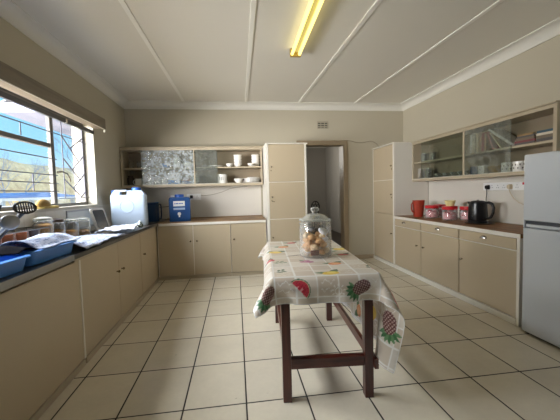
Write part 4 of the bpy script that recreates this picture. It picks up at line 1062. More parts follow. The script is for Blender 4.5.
# blue dish tubs on the draining board
def dish_tub(label, loc, w, l, h, rz):
    t = thing('dish_tub', label, 'tub', loc, rz, 'blue plastic dish tubs')
    bm = bmesh.new()
    o1 = [(x*0.88, y*0.93, 0) for x, y in rrect(w, l, 0.04)]; o2 = [(x, y, h) for x, y in rrect(w, l, 0.045)]
    i2 = [(x*0.965, y*0.98, h) for x, y in rrect(w, l, 0.045)]; i1 = [(x*0.85, y*0.91, 0.006) for x, y in rrect(w, l, 0.04)]
    loft(bm, [o1, o2, i2, i1], cap0=True, cap1=True)
    ob('tub_body', bm, M['tub'], t, smooth=40)
    bm = bmesh.new()
    A = [(x, y, h+0.0005) for x, y in rrect(w*0.99, l*0.99, 0.045)]; B = [(x, y, h-0.004) for x, y in rrect(w+0.04, l+0.03, 0.06)]
    C2 = [(x, y, h+0.004) for x, y in rrect(w+0.04, l+0.03, 0.06)]; D = [(x, y, h+0.008) for x, y in rrect(w*0.97, l*0.98, 0.045)]
    loft(bm, [A, B, C2, D], cap0=False, cap1=False)
    ob('rolled_rim', bm, M['tub'], t, smooth=40)
    return t
dish_tub('blue plastic dish tub under the speckled tea towel', (-1.375, 2.345, 0.8825), 0.31, 0.49, 0.085, math.radians(-3))
dish_tub('blue plastic dish tub at the left edge of the draining board', (-1.375, 1.80, 0.8825), 0.31, 0.49, 0.080, math.radians(-3))

def tw(u, v):
    # u along the counter (y), v across from wall to front
    y = 2.16+u*0.53; x = -1.555+v*0.345
    z = 0.982+0.042*math.sin(PI*min(1, (1-v)*1.1))+0.009*math.sin(9*u+4*v)+0.006*math.sin(17*u-7*v)
    if v > 0.72: z -= (v-0.72)*0.10
    z = max(z, 0.978)
    return (x+0.010*math.sin(11*u), y+0.012*math.sin(8*v), z)
sheet('tea_towel', 'speckled blue and white tea towel heaped over the blue tub', 'tea towel', tw, 44, 26, M['towel'])
def tw0(u, v):
    y = 1.985+u*0.155; x = -1.545+v*0.30
    return (x, y+0.02*math.sin(7*v), 0.980+0.030*math.sin(PI*u)+0.012*math.sin(9*v+2)*math.sin(PI*u))
sheet('dark_cloth', 'black cloth lying over the tubs left of the speckled tea towel', 'cloth', tw0, 16, 24, M['blackcloth'])
def tw2(u, v):
    y = 2.635+u*0.935; xf = -1.168+0.010*math.sin(9*u)-0.03*u; x = -1.57+v*(xf+1.57)
    hump = 0.080*(1-u)**1.1*math.sin(PI*min(1, v*0.9+0.1))
    z = ZB+0.006+hump+0.010*abs(math.sin(13*u+3*v))+0.008*abs(math.sin(21*v+5*u))
    return (x, y+0.03*math.sin(7*v), z)
sheet('dish_cloth', 'white cloth spread along the worktop in front of the glass jars', 'cloth', tw2, 46, 26, M['towel'])
def tw3(u, v):
    y = 3.62+u*0.60; x = -1.50+0.02*math.sin(5*u)+v*(0.315)
    z = ZB+0.030+0.018*abs(math.sin(9*u+5*v))+0.012*abs(math.sin(17*v-3*u))
    return (x+0.02*math.sin(9*u), y+0.05*(v-0.5), z)
sheet('dish_cloth', 'plain white crumpled cloth lying in front of the white jerrycan', 'cloth', tw3, 30, 22, M['cloth2'])
t = thing('bottle', 'small pale bottle lying at the front edge of the worktop', 'bottle', (-1.205, 4.19, ZB+0.040), 0)
bm = LA([(0, 0), (0.026, 0), (0.030, 0.006), (0.032, 0.07), (0.022, 0.10), (0.020, 0.115), (0, 0.115)], 20)
bmesh.ops.transform(bm, matrix=Matrix.Rotation(math.radians(150), 4, 'Z') @ Matrix.Rotation(PI/2, 4, 'Y'), verts=bm.verts); ob('bottle_body', bm, M['lidglass'], t, smooth=40)
bm = LA([(0, -0.02), (0.028, -0.02), (0.031, -0.001), (0, -0.001)], 20)
bmesh.ops.transform(bm, matrix=Matrix.Rotation(math.radians(150), 4, 'Z') @ Matrix.Rotation(PI/2, 4, 'Y'), verts=bm.verts); ob('bottle_base', bm, paint('dull_green', (0.05, 0.09, 0.07), 0.4), t, smooth=40, label='dark green base')

# dish rack with mugs, pot and utensils
dr = thing('dish_rack', 'wire dish rack holding brown mugs beside the window', 'dish rack', (-1.63, 2.45, 0.8825))
RX0, RX1, RY0, RY1 = -1.755, -1.575, 1.75, 2.935
ob('rim_wire', TU([(RX0, RY0, 1.060), (RX1, RY0, 1.060), (RX1, RY1, 1.050), (RX0, RY1, 1.050)], 0.0045, 8, closed=True), M['steel'], dr, world=True, smooth=60)
ob('base_wire', TU([(RX0, RY0, 0.8885), (RX1, RY0, 0.8885), (RX1, RY1, 0.8885), (RX0, RY1, 0.8885)], 0.005, 8, closed=True), M['chrome'], dr, world=True, smooth=60)
for k in range(9):
    y = RY0+k*(RY1-RY0)/8
    zt_ = 1.060-0.010*k/8
    ob('side_wire', TU([(RX1, y, zt_), (RX1, y, 0.889), (RX0, y, 0.889), (RX0, y, zt_)], 0.0022, 6), M['knobm'], dr, world=True)
MG = 'brown mugs in the dish rack'
for k, (y, lb) in enumerate(((2.40, 'brown stoneware mug leftmost in the dish rack row'), (2.545, 'brown stoneware mug in the middle of the dish rack row'), (2.695, 'brown stoneware mug rightmost in the dish rack row'))):
    t = thing('mug', lb, 'mug', (-1.662, y, 0.8935), 0, MG)
    ob('cup_body', LA([(0, 0.145), (0.052, 0.145), (0.056, 0.14), (0.062, 0.0), (0.057, 0.0), (0.050, 0.13), (0, 0.135)], 28), M['terra'], t, smooth=40)
    ob('handle', handle_bm(0.058, 0.14, PI/2+2.6), M['terra'], t, smooth=60)
lathe_thing('pot', [(0, 0), (0.050, 0), (0.056, 0.01), (0.056, 0.13), (0.060, 0.145), (0.050, 0.145), (0.048, 0.02), (0, 0.02)], M['dkbrown'], 'dark brown pot at the right end of the dish rack', 'pot', (-1.664, 2.84, 0.8935))
mug('mug', 'red mug at the far left edge of the dish rack', (-1.662, 2.115, 0.8935), 0.056, 0.14, M['mugred'], -PI/2)
ut = thing('utensil_pot', 'steel utensil pot standing in the dish rack at the left', 'utensil pot', (-1.662, 2.27, 0.8935))
ob('pot_body', LA(mug_prof(0.075, 0.17), 28), M['steel'], ut, smooth=40)
# utensils standing in the pot
us = thing('slotted_spoon', 'black slotted spoon standing upright in front of the window', 'spoon', (-1.64, 2.29, 0.91))
hx, hy, hz = -1.45, 2.425, 1.232
bm = TU([(-1.655, 2.305, 0.915), (-1.58, 2.355, 1.03), (-1.50, 2.405, 1.155), (-1.468, 2.42, 1.20)], [0.009, 0.010, 0.013, 0.020], 10)
ob('handle', bm, M['black'], us, world=True, smooth=60)
bm = bmesh.new()
n = 36
axu = Vector((0.45, 0.88, 0.0)).normalized(); axv = Vector((-0.2, 0.1, 0.97)).normalized(); nrm = axu.cross(axv)
c = Vector((hx, hy, hz))
outer = [(0.078*math.cos(2*PI*k/n), 0.046*math.sin(2*PI*k/n)) for k in range(n)]
# blade with real slots: strips between the slots plus a rim ring
def pt(a, b, d): return c+axu*a+axv*b+nrm*(d-0.35*(a*a+b*b))
rim_o = [pt(a, b, 0) for a, b in outer]; rim_i = [pt(a*0.80, b*0.72, 0) for a, b in outer]
rim_o2 = [pt(a, b, 0.004) for a, b in outer]; rim_i2 = [pt(a*0.80, b*0.72, 0.004) for a, b in outer]
loft(bm, [rim_o, rim_i, rim_i2, rim_o2, rim_o], cap0=False, cap1=False)
for k in range(8):
    a = -0.056+k*0.016
    hgt = 0.046*math.sqrt(max(0.02, 1-(a/0.078)**2))*0.80
    q = [pt(a-0.0052, -hgt, 0.0005), pt(a+0.0052, -hgt, 0.0005), pt(a+0.0052, hgt, 0.0005), pt(a-0.0052, hgt, 0.0005)]
    q2 = [p+nrm*0.003 for p in q]
    loft(bm, [q, q2])
ob('slotted_blade', bm, M['black'], us, world=True)
def spoon(name, label, base, knee, head, rx, rz_, mat, ax):
    t = thing(name, label, 'spoon' if name != 'spatula' else 'spatula', base)
    ob('handle', TU([base, knee, head], [0.008, 0.008, 0.011], 10), mat, t, world=True, smooth=60)
    bm = bmesh.new(); bmesh.ops.create_uvsphere(bm, u_segments=24, v_segments=12, radius=1.0)
    for v in bm.verts:
        d = v.co.copy(); q = 0.30 if d.y < 0 else 1.0
        v.co = Vector((d.x*rx, d.y*0.035*q, d.z*rz_))
    mt = Matrix.Translation(head) @ Matrix.Rotation(ax, 4, 'Z')
    bmesh.ops.transform(bm, matrix=mt, verts=bm.verts)
    ob('bowl', bm, mat, t, world=True, smooth=60)
    return t
spoon('serving_spoon', 'large dull steel serving spoon below the slotted spoon', (-1.650, 2.25, 0.915), (-1.57, 2.265, 1.03), (-1.46, 2.285, 1.145), 0.058, 0.050, M['steel'], math.radians(60))
spoon('ladle', 'pale steel ladle at the left edge above the dish rack', (-1.69, 2.23, 0.915), (-1.64, 2.20, 1.06), (-1.57, 2.15, 1.13), 0.055, 0.055, M['steel'], math.radians(60))
t = thing('spatula', 'grey spatula leaning left of the slotted spoon', 'spatula', (-1.68, 2.26, 0.915))
ob('handle', TU([(-1.68, 2.26, 0.915), (-1.58, 2.24, 1.09), (-1.52, 2.225, 1.17)], 0.008, 8), M['rubber'], t, world=True, smooth=60)
bm = bmesh.new(); s0 = [(-1.530, 2.20, 1.17), (-1.512, 2.245, 1.165), (-1.509, 2.243, 1.168), (-1.527, 2.198, 1.173)]
s1 = [(-1.500, 2.175, 1.27), (-1.468, 2.235, 1.255), (-1.465, 2.233, 1.258), (-1.497, 2.173, 1.273)]
loft(bm, [s0, s1]); ob('blade', bm, M['rubber'], t, world=True, bev=0.001)

# ------------------------------------------------------------------ dining table
TR = math.radians(-4.7); TO = (0.185, 1.855, 0.0)
TW, TL, TZ = 0.675, 1.375, 0.780
dt = thing('dining_table', 'dark red wooden table under the fruit patterned cloth', 'table', TO, TR)
ob('table_top', BX(0.008, TW-0.008, 0.008, TL-0.008, TZ-0.032, TZ-0.002), M['mahogy'], dt, bev=0.006)
LXa, LXb, LYa, LYb, q = 0.086, 0.597, 0.043, 1.232, 0.027
for x in (LXa, LXb):
    for y in (LYa, LYb): ob('leg', BX(x-q, x+q, y-q, y+q, 0, TZ-0.0305), M['mahog'], dt, bev=0.003)
ob('stretcher', BX(LXb+q+0.0005, LXb+q+0.0265, LYa-0.045, LYb+0.03, 0.192, 0.256), M['mahogy'], dt, bev=0.002)
ob('stretcher', BX(LXa-0.013, LXa+0.013, LYa+q+0.0005, LYb-q-0.0005, 0.192, 0.256), M['mahogy'], dt, bev=0.002)
for y in (LYa, LYb):
    ob('stretcher', BX(LXa+q+0.0005, LXb-q-0.0005, y-0.022, y+0.022, 0.206, 0.270), M['mahogx'], dt, bev=0.002)

# ---- tablecloth: draped by a small position based simulation, then painted with its fruit print
S0, S1, T0, T1 = -0.140, TW+0.515, -0.155, TL+0.14
NS, NTT = 54, 70
ss = np.linspace(S0, S1, NS); tt = np.linspace(T0, T1, NTT)
X = np.zeros((NS, NTT, 3)); X[..., 0] = ss[:, None]; X[..., 1] = tt[None, :]; X[..., 2] = TZ+0.006
hs, ht = ss[1]-ss[0], tt[1]-tt[0]; hd = math.hypot(hs, ht)
ontop = (X[..., 0] > 0.01) & (X[..., 0] < TW-0.01) & (X[..., 1] > 0.01) & (X[..., 1] < TL-0.01)
wgt = np.where(ontop, 0.0, 1.0)                       # resting part stays put
V = np.zeros_like(X)
def con(A, Bs, L0, k):
    for par in (0, 1):
        a, b = A[par], Bs[par]
        pa, pb = X[a], X[b]; d = pb-pa; ln = np.sqrt((d*d).sum(-1, keepdims=True))+1e-9
        wa, wb = wgt[a][..., None], wgt[b][..., None]; s = wa+wb
        cor = k*(ln-L0)/ln*d/np.maximum(s, 1e-6)*(s > 0)
        X[a] = pa+wa*cor; X[b] = pb-wb*cor
def mk(di, dj):
    def sl(n, d, p, per):
        return None
    out = []
    for par in (0, 1):
        # split by parity of i (or j) block so no vertex is written twice in a pass
        if di: i0 = [i for i in range(NS-di) if (i//di) % 2 == par]
        else: i0 = list(range(NS))
        if di == 0: j0 = [j for j in range(NTT-abs(dj)) if (j//abs(dj)) % 2 == par]
        elif dj >= 0: j0 = list(range(NTT-dj))
        else: j0 = list(range(-dj, NTT))
        out.append((np.ix_(i0, j0), np.ix_([i+di for i in i0], [j+dj for j in j0])))
    return [o[0] for o in out], [o[1] for o in out]
CONS = [(mk(1, 0), hs, 1.0), (mk(0, 1), ht, 1.0), (mk(1, 1), hd, 0.5), (mk(1, -1), hd, 0.5),
        (mk(2, 0), 2*hs, 0.5), (mk(0, 2), 2*ht, 0.5), (mk(4, 0), 4*hs, 0.22), (mk(0, 4), 4*ht, 0.22)]
dtm = 1/60
X += rng.normal(0, 0.0006, X.shape)*wgt[..., None]
for step in range(240):
    P0 = X.copy()
    V[..., 2] -= 9.8*dtm*wgt; V *= 0.965
    X = X+V*dtm*wgt[..., None]
    for it in range(10):
        for (A, Bs), L0, k in CONS: con(A, Bs, L0, k)
        m = 0.009
        ins = (X[..., 0] > -m) & (X[..., 0] < TW+m) & (X[..., 1] > -m) & (X[..., 1] < TL+m) & (X[..., 2] < TZ+0.006) & (X[..., 2] > TZ-0.25)
        if ins.any():
            p = X[ins]
            d = np.stack([TZ+0.006-p[:, 2], p[:, 0]+m, TW+m-p[:, 0], p[:, 1]+m, TL+m-p[:, 1]], 1)
            w = d.argmin(1)
            dm = d.min(1)
            p[w == 0, 2] += dm[w == 0]; p[w == 1, 0] -= dm[w == 1]; p[w == 2, 0] += dm[w == 2]; p[w == 3, 1] -= dm[w == 3]; p[w == 4, 1] += dm[w == 4]
            X[ins] = p
    V = (X-P0)/dtm
    sp = np.sqrt((V*V).sum(-1, keepdims=True)); V *= np.minimum(1, 3.0/np.maximum(sp, 1e-6))
def upsample(A, n):
    # Catmull-Rom along axis 0
    N = A.shape[0]; t = np.linspace(0, N-1, n); i = np.minimum(t.astype(int), N-2); f = (t-i).reshape((-1,)+(1,)*(A.ndim-1))
    g = lambda k: A[np.clip(k, 0, N-1)]
    p0, p1, p2, p3 = g(i-1), g(i), g(i+1), g(i+2)
    return 0.5*(2*p1+(p2-p0)*f+(2*p0-5*p1+4*p2-p3)*f*f+(3*p1-p0-3*p2+p3)*f**3)
US, UT = 310, 400
Xu = upsample(upsample(X, US).transpose(1, 0, 2), UT).transpose(1, 0, 2)
su = np.linspace(S0, S1, US)[:, None]+np.zeros((1, UT)); tu = np.linspace(T0, T1, UT)[None, :]+np.zeros((US, 1))
# printed pattern (albedo only)
Cc = np.zeros((US, UT, 3)); Cc[:] = (0.68, 0.60, 0.49)
PW = 0.128
ci = np.floor((su-0.02)/PW).astype(int); cj = np.floor((tu-0.012)/PW).astype(int)
tones = np.array([(0.74, 0.67, 0.57), (0.70, 0.62, 0.53), (0.79, 0.74, 0.66), (0.72, 0.64, 0.54), (0.73, 0.69, 0.63), (0.82, 0.77, 0.70)])
Cc = tones[(ci*7+cj*5+ci*cj*3) % 6]*np.array([0.92, 0.90, 0.87])
def col(mask, c): Cc[mask] = c
fs_ = np.abs(((su-0.02)/PW) % 1.0-0.5); ft_ = np.abs(((tu-0.012)/PW) % 1.0-0.5)
rgl = random.Random(11)
# white scribbled lettering and doodles on some patches
for i in range(-2, 10):
    for j in range(-2, 13):
        if rgl.random() < 0.62:
            cx, cy = 0.02+(i+0.5)*PW, 0.012+(j+0.5)*PW
            for ln in range(2):
                yy = cy+(0.025 if ln else -0.022); a1, a2 = rgl.uniform(5, 9)*20, rgl.uniform(0, 6)
                m = (np.abs(su-cx) < 0.045) & (np.abs(tu-(yy+0.010*np.sin(a1*(su-cx)+a2)+0.004*np.sin(a1*2.3*(su-cx)))) < 0.0030)
                col(m, (0.86, 0.83, 0.78))
col((fs_ > 0.462) | (ft_ > 0.462), (0.86, 0.84, 0.80))
def loc_(cx, cy, ang, s=1.0):
    ca, sa = math.cos(ang), math.sin(ang); dx, dy = su-cx, tu-cy
    return (dx*ca+dy*sa)/s, (-dx*sa+dy*ca)/s
def leaf(cx, cy, ang, L, W, c):
    L, W = L*1.15, W*1.25
    a, b = loc_(cx, cy, ang); m = (a > 0) & (a < L) & (np.abs(b) < W*np.sin(np.clip(a/L, 0, 1)*PI)); col(m, c)
def pineapple(cx, cy, ang, s=1.0):
    # axis +a points to the crown
    for k in range(7):
        leaf(cx+0.030*s*math.cos(ang), cy+0.030*s*math.sin(ang), ang+(k-3)*0.42, 0.052*s, 0.008*s, (0.05, 0.17, 0.06) if k % 2 else (0.13, 0.28, 0.12))
    a, b = loc_(cx, cy, ang, s)
    m = ((a+0.002)/0.050)**2+(b/0.036)**2 < 1
    col(m, (0.13, 0.045, 0.04))
    g = (np.abs(((a+b)/0.017) % 1-0.5) < 0.30) & (np.abs(((a-b)/0.017) % 1-0.5) < 0.30)
    col(m & g, (0.46, 0.30, 0.27)); g2 = (np.abs(((a+b)/0.017) % 1-0.5) < 0.12) & (np.abs(((a-b)/0.017) % 1-0.5) < 0.12); col(m & g2, (0.70, 0.58, 0.52))
def watermelon(cx, cy, ang, r):
    a, b = loc_(cx, cy, ang); d = np.sqrt(a*a+b*b); h = b > 0
    col(h & (d < r), (0.06, 0.17, 0.08)); col(h & (d < r*0.93), (0.62, 0.66, 0.42)); col(h & (d < r*0.87), (0.62, 0.05, 0.08))
    col(h & (d < r*0.55), (0.55, 0.03, 0.06))
    sd = (np.abs(((a)/0.016) % 1-0.5) < 0.10) & (np.abs(((b+a*0.3)/0.014) % 1-0.5) < 0.15); col(h & (d < r*0.8) & sd, (0.10, 0.02, 0.02))
    col(h & (d < r*0.35) & (np.sin(a*210) > 0.3), (0.75, 0.35, 0.36))
def fruit(cx, cy, ang, L, W, c, c2, lf=True):
    L, W = L*1.3, W*1.3
    if lf:
        leaf(cx, cy, ang+0.7, L*1.7, W*0.5, (0.07, 0.15, 0.06)); leaf(cx, cy, ang+PI-0.5, L*1.6, W*0.45, (0.10, 0.20, 0.08))
    a, b = loc_(cx, cy, ang); m = (a/L)**2+(b/W)**2 < 1; col(m, c); col(((a-L*0.2)/(L*0.6))**2+((b-W*0.25)/(W*0.5))**2 < 1, c2)
YEL, YE2, ORA, OR2, PNK, PN2, REDc, RE2, GRN = (0.80, 0.56, 0.05), (0.88, 0.72, 0.20), (0.78, 0.30, 0.10), (0.85, 0.45, 0.22), (0.45, 0.12, 0.24), (0.68, 0.34, 0.45), (0.55, 0.04, 0.06), (0.68, 0.14, 0.14), (0.10, 0.20, 0.09)
def cherries(cx, cy, c=PNK, c2=PN2):
    for k, (dx, dy) in enumerate(((-0.03, -0.006), (0.0, 0.02), (0.026, -0.012), (0.008, -0.02), (-0.012, 0.016))): fruit(cx+dx, cy+dy, k, 0.019, 0.016, c, c2, False)
    leaf(cx-0.02, cy+0.015, 2.2, 0.05, 0.009, GRN)
def sprig(cx, cy, ang, c=GRN, n=5):
    for k in range(n): leaf(cx+k*0.016*math.cos(ang), cy+k*0.016*math.sin(ang), ang+(0.9 if k % 2 else -0.9), 0.040, 0.009, c)
watermelon(0.160, -0.068, math.radians(-50)+PI, 0.0); watermelon(0.165, -0.072, math.radians(-48), 0.068)
pineapple(0.540, -0.070, math.radians(205), 1.15)
pineapple(-0.030, -0.078, math.radians(222), 1.05)
pineapple(TW+0.245, -0.062, math.radians(-14), 1.35); fruit(TW+0.075, -0.075, math.radians(-50), 0.052, 0.013, REDc, RE2, False)
# sun doodle on the front flap
a, b = loc_(0.40, -0.085, 0); d = np.sqrt(a*a+b*b); th = np.arctan2(b, a)
col(np.abs(d-0.020) < 0.003, (0.88, 0.86, 0.80)); col((d > 0.027) & (d < 0.042) & (np.sin(th*9) > 0.55), (0.88, 0.86, 0.80))
fruit(0.375, 0.060, 0.3, 0.042, 0.030, YEL, YE2)
fruit(0.06, 0.79, -0.2, 0.042, 0.034, YEL, YE2); fruit(0.145, 1.04, 0.4, 0.038, 0.034, ORA, OR2)
fruit(0.62, 0.84, 0.0, 0.045, 0.036, YEL, YE2); fruit(0.455, 0.305, 0.2, 0.036, 0.028, ORA, OR2)
fruit(0.59, 0.60, 0.1, 0.034, 0.022, REDc, RE2); fruit(0.01, 0.48, 0.8, 0.030, 0.024, REDc, RE2)
fruit(0.236, 1.25, 0.1, 0.036, 0.028, REDc, RE2); cherries(0.275, 0.40)
sprig(0.035, 0.405, 0.15, (0.24, 0.30, 0.18), 5); sprig(0.66, 0.43, 0.3, (0.22, 0.30, 0.18), 5)
sprig(0.04, 0.135, 0.5, (0.07, 0.13, 0.06), 4); sprig(0.63, 0.175, 0.3, (0.06, 0.11, 0.06), 4)
a, b = loc_(0.21, 0.635, 0.35); col((np.abs(a) < 0.075) & (np.abs(b) < 0.011*np.cos(np.clip(a/0.075, -1, 1)*1.4)), (0.16, 0.11, 0.08))
pineapple(-0.07, 1.16, math.radians(120), 0.9)
fruit(0.42, 1.10, 0.2, 0.036, 0.028, PNK, PN2); sprig(0.50, 0.72, 0.8); cherries(0.36, 0.90, REDc, RE2)
# right drape
fruit(TW+0.02, 0.15, 1.4, 0.060, 0.026, REDc, RE2, False); cherries(TW+0.20, 0.62); fruit(TW+0.33, 0.26, 0.5, 0.045, 0.034, YEL, YE2)
cherries(TW+0.16, 0.95, REDc, RE2); pineapple(TW+0.30, 0.80, math.radians(-30)); pineapple(TW+0.24, 1.22, math.radians(200)); fruit(TW+0.42, 0.55, 0.2, 0.040, 0.030, ORA, OR2); sprig(TW+0.38, 0.95, 0.6)
watermelon(TW+0.10, 1.05, 1.0, 0.06)
hem = (su < S0+0.006) | (su > S1-0.006) | (tu < T0+0.006) | (tu > T1-0.006); col(hem, (0.84, 0.84, 0.83))
me = bpy.data.meshes.new('tablecloth')
idx = np.arange(US*UT).reshape(US, UT)
faces = np.stack([idx[:-1, :-1], idx[1:, :-1], idx[1:, 1:], idx[:-1, 1:]], -1).reshape(-1, 4)
me.vertices.add(US*UT); me.vertices.foreach_set('co', Xu.reshape(-1))
me.loops.add(faces.size); me.loops.foreach_set('vertex_index', faces.reshape(-1).astype(np.int32))
me.polygons.add(len(faces)); me.polygons.foreach_set('loop_start', (np.arange(len(faces))*4).astype(np.int32)); me.polygons.foreach_set('loop_total', np.full(len(faces), 4, np.int32))
me.update(calc_edges=True); me.validate()
ca = me.color_attributes.new('print', 'FLOAT_COLOR', 'POINT')
ca.data.foreach_set('color', np.concatenate([Cc.reshape(-1, 3), np.ones((US*UT, 1))], 1).reshape(-1).astype(np.float32))
me.polygons.foreach_set('use_smooth', np.ones(len(faces), bool))
m, nt, out = new_mat('printed_oilcloth')
p = nt.nodes.new('ShaderNodeBsdfPrincipled'); p.inputs['Roughness'].default_value = 0.38
at = nt.nodes.new('ShaderNodeVertexColor'); at.layer_name = 'print'
nt.links.new(at.outputs[0], p.inputs['Base Color']); nt.links.new(p.outputs[0], out.inputs[0])
me.materials.append(m)
tc_ = bpy.data.objects.new('tablecloth', me); COL.objects.link(tc_); tc_.location = TO; tc_.rotation_euler = (0, 0, TR)
sd = tc_.modifiers.new('thickness', 'SOLIDIFY'); sd.thickness = 0.0016; sd.offset = -1
put(tc_, 'fruit printed patchwork oilcloth draped over the table, long on the right', 'tablecloth')

# ------------------------------------------------------------------ cookie jar
JX, JY, JZ, JR = 0.603, 2.415, TZ+0.0065, 0.124
cj_ = thing('cookie_jar', 'large clear glass jar with glass lid on the table', 'jar', (JX, JY, JZ))
ob('jar_body', LA([(0, 0.004), (JR*0.88, 0.0), (JR*0.97, 0.006), (JR, 0.025), (JR, 0.225), (JR*0.93, 0.250), (JR*0.86, 0.262), (JR*0.90, 0.272), (JR*0.86, 0.274), (JR*0.82, 0.262), (JR*0.89, 0.248), (JR*0.96, 0.222), (JR*0.96, 0.030), (JR*0.90, 0.018), (0, 0.016)], 48), M['jarglass'], cj_, smooth=40)
lid = ob('lid', LA([(0, 0.2760), (JR*0.90, 0.2760), (JR*1.00, 0.279), (JR*1.02, 0.286), (JR*0.98, 0.292), (JR*0.78, 0.300), (JR*0.60, 0.318), (JR*0.34, 0.330), (JR*0.2, 0.333)], 48), M['lidglass'], cj_, smooth=40, label='domed glass lid')
ob('knob', LA([(JR*0.19, 0.3335), (JR*0.15, 0.340), (JR*0.19, 0.349), (JR*0.26, 0.358), (JR*0.27, 0.370), (JR*0.20, 0.380), (0, 0.383)], 24), M['knobglass'], lid, smooth=40, label='glass knob')
ob('rim_wire', TU([(JR*1.0*math.cos(2*PI*k/40), JR*1.0*math.sin(2*PI*k/40), 0.258) for k in range(40)], 0.003, 6, closed=True), M['lidglass'], cj_, smooth=60)
def biscuit_bm(seed, s):
    rg = random.Random(seed); bm = bmesh.new()
    bmesh.ops.create_icosphere(bm, subdivisions=3, radius=1.0)
    o = Vector((rg.uniform(0, 50), rg.uniform(0, 50), 0))
    for v in bm.verts:
        d = v.co.copy(); k = 1+0.22*mnoise.noise(d*1.9+o)
        v.co = Vector((d.x*s*k, d.y*s*k*0.85, d.z*s*0.62*k))
    return bm
rgb = random.Random(5); place = []
tries = 0
while len(place) < 28 and tries < 20000:
    tries += 1
    lay = len(place)//7
    a = rgb.uniform(0, 2*PI); rr_ = rgb.choice((rgb.uniform(0.0, 0.03), rgb.uniform(0.06, 0.082)))
    z = 0.044+lay*0.038+rgb.uniform(-0.004, 0.006)
    c = Vector((rr_*math.cos(a), rr_*math.sin(a), z))
    if all((c-o).length > 0.043 for o in place): place.append(c)
wh = ('on the jar bottom', 'in the second layer of the jar', 'in the third layer of the jar', 'near the top of the jar heap')
for k, c in enumerate(place):
    b = ob('biscuit', biscuit_bm(k, 0.0325), M['biscuitp'] if k % 3 == 0 else M['biscuit'], loc=(JX+c.x, JY+c.y, JZ+c.z), rot=(rgb.uniform(-.6, .6), rgb.uniform(-.6, .6), rgb.uniform(0, 6)), smooth=60)
    put(b, 'golden home baked biscuit heaped inside the glass jar', 'biscuit', 'biscuits in the glass jar')
for k, (x, y, z, lb) in enumerate(((0.052, -0.035, 0.195, 'crumpled white paper parcel highest in the jar on the right'), (0.060, -0.030, 0.142, 'white paper parcel just below the topmost one in the jar'))):
    put(ob('paper_parcel', biscuit_bm(40+k, 0.040), M['paper'], loc=(JX+x, JY+y, JZ+z), rot=(0.3, 0.5, k), smooth=25), lb, 'paper parcel')
put(ob('paper_parcel', biscuit_bm(44, 0.036), paint('grey_wrap', (0.25, 0.25, 0.27), 0.5, 0.2, 20), loc=(JX-0.02, JY+0.045, JZ+0.205), rot=(0.3, 0.2, 1), smooth=25), 'grey wrapped parcel at the back of the jar', 'paper parcel')
put(ob('chocolate_box', BX(-0.032, 0.032, -0.014, 0.014, -0.018, 0.018), M['choc'], loc=(JX-0.030, JY-0.095, JZ+0.042), rz=math.radians(-12), bev=0.003), 'dark brown box low at the front inside the glass jar', 'box')

# ------------------------------------------------------------------ openwork chair back far beyond the doorway
hc = thing('garden_chair', 'dark openwork round backed chair in the room beyond the doorway', 'chair', (2.52, 10.0, 0))
def ring(cx, cz, rx, rz_, r, y=0.0): return TU([(cx+rx*math.cos(2*PI*k/24), y, cz+rz_*math.sin(2*PI*k/24)) for k in range(24)], r, 6, closed=True)
CZ0 = 0.78
ob('back_hoop', ring(0, CZ0, 0.125, 0.17, 0.022), M['iron'], hc, smooth=60)
ob('back_motif', ring(0, CZ0, 0.050, 0.07, 0.018), M['iron'], hc, smooth=60)
for k in range(6):
    a = PI/6+k*PI/3
    ob('back_spoke', TU([(0.05*math.cos(a), 0, CZ0+0.07*math.sin(a)), (0.12*math.cos(a), 0, CZ0+0.165*math.sin(a))], 0.014, 6), M['black'], hc)
ob('seat', LA([(0, 0.43), (0.20, 0.43), (0.21, 0.44), (0.20, 0.455), (0, 0.455)], 28, c=(0, -0.2, 0)), M['black'], hc, smooth=40)
for x, y in ((-0.13, -0.02), (0.13, -0.02), (-0.14, -0.34), (0.14, -0.34)): ob('leg', TU([(x, y, 0.0), (x*0.9, y, 0.43)], 0.014, 8), M['black'], hc)
for x in (-0.09, 0.09): ob('back_post', TU([(x, -0.01, 0.455), (x*0.9, 0, CZ0-0.12)], 0.016, 8), M['black'], hc)

# ------------------------------------------------------------------ outside
GZ = -1.0
struct('ground', BX(-70, WX0-0.05, -30, 90, GZ-0.2, GZ), M['grass'])
bm = bmesh.new()     # dry bank beyond the yard
NB = 60
V = [[None]*14 for _ in range(NB)]
for i in range(NB):
    for j in range(14):
        s = i/(NB-1); y = 8+s*44; x = -34+s*6+j*0.55
        hgt = 6.6*max(0.0, math.sin(PI*j/13))**0.6+0.5*mnoise.noise(Vector((i*0.35, j*0.5, 0)))*math.sin(PI*j/13)
        V[i][j] = bm.verts.new((x, y, GZ+max(0, hgt)))
for i in range(NB-1):
    for j in range(13): bm.faces.new((V[i][j], V[i+1][j], V[i+1][j+1], V[i][j+1]))
hb = put(ob('dry_bank', bm, M['hedge'], smooth=180), 'straw coloured grassy bank beyond the yard outside the window', 'bank')
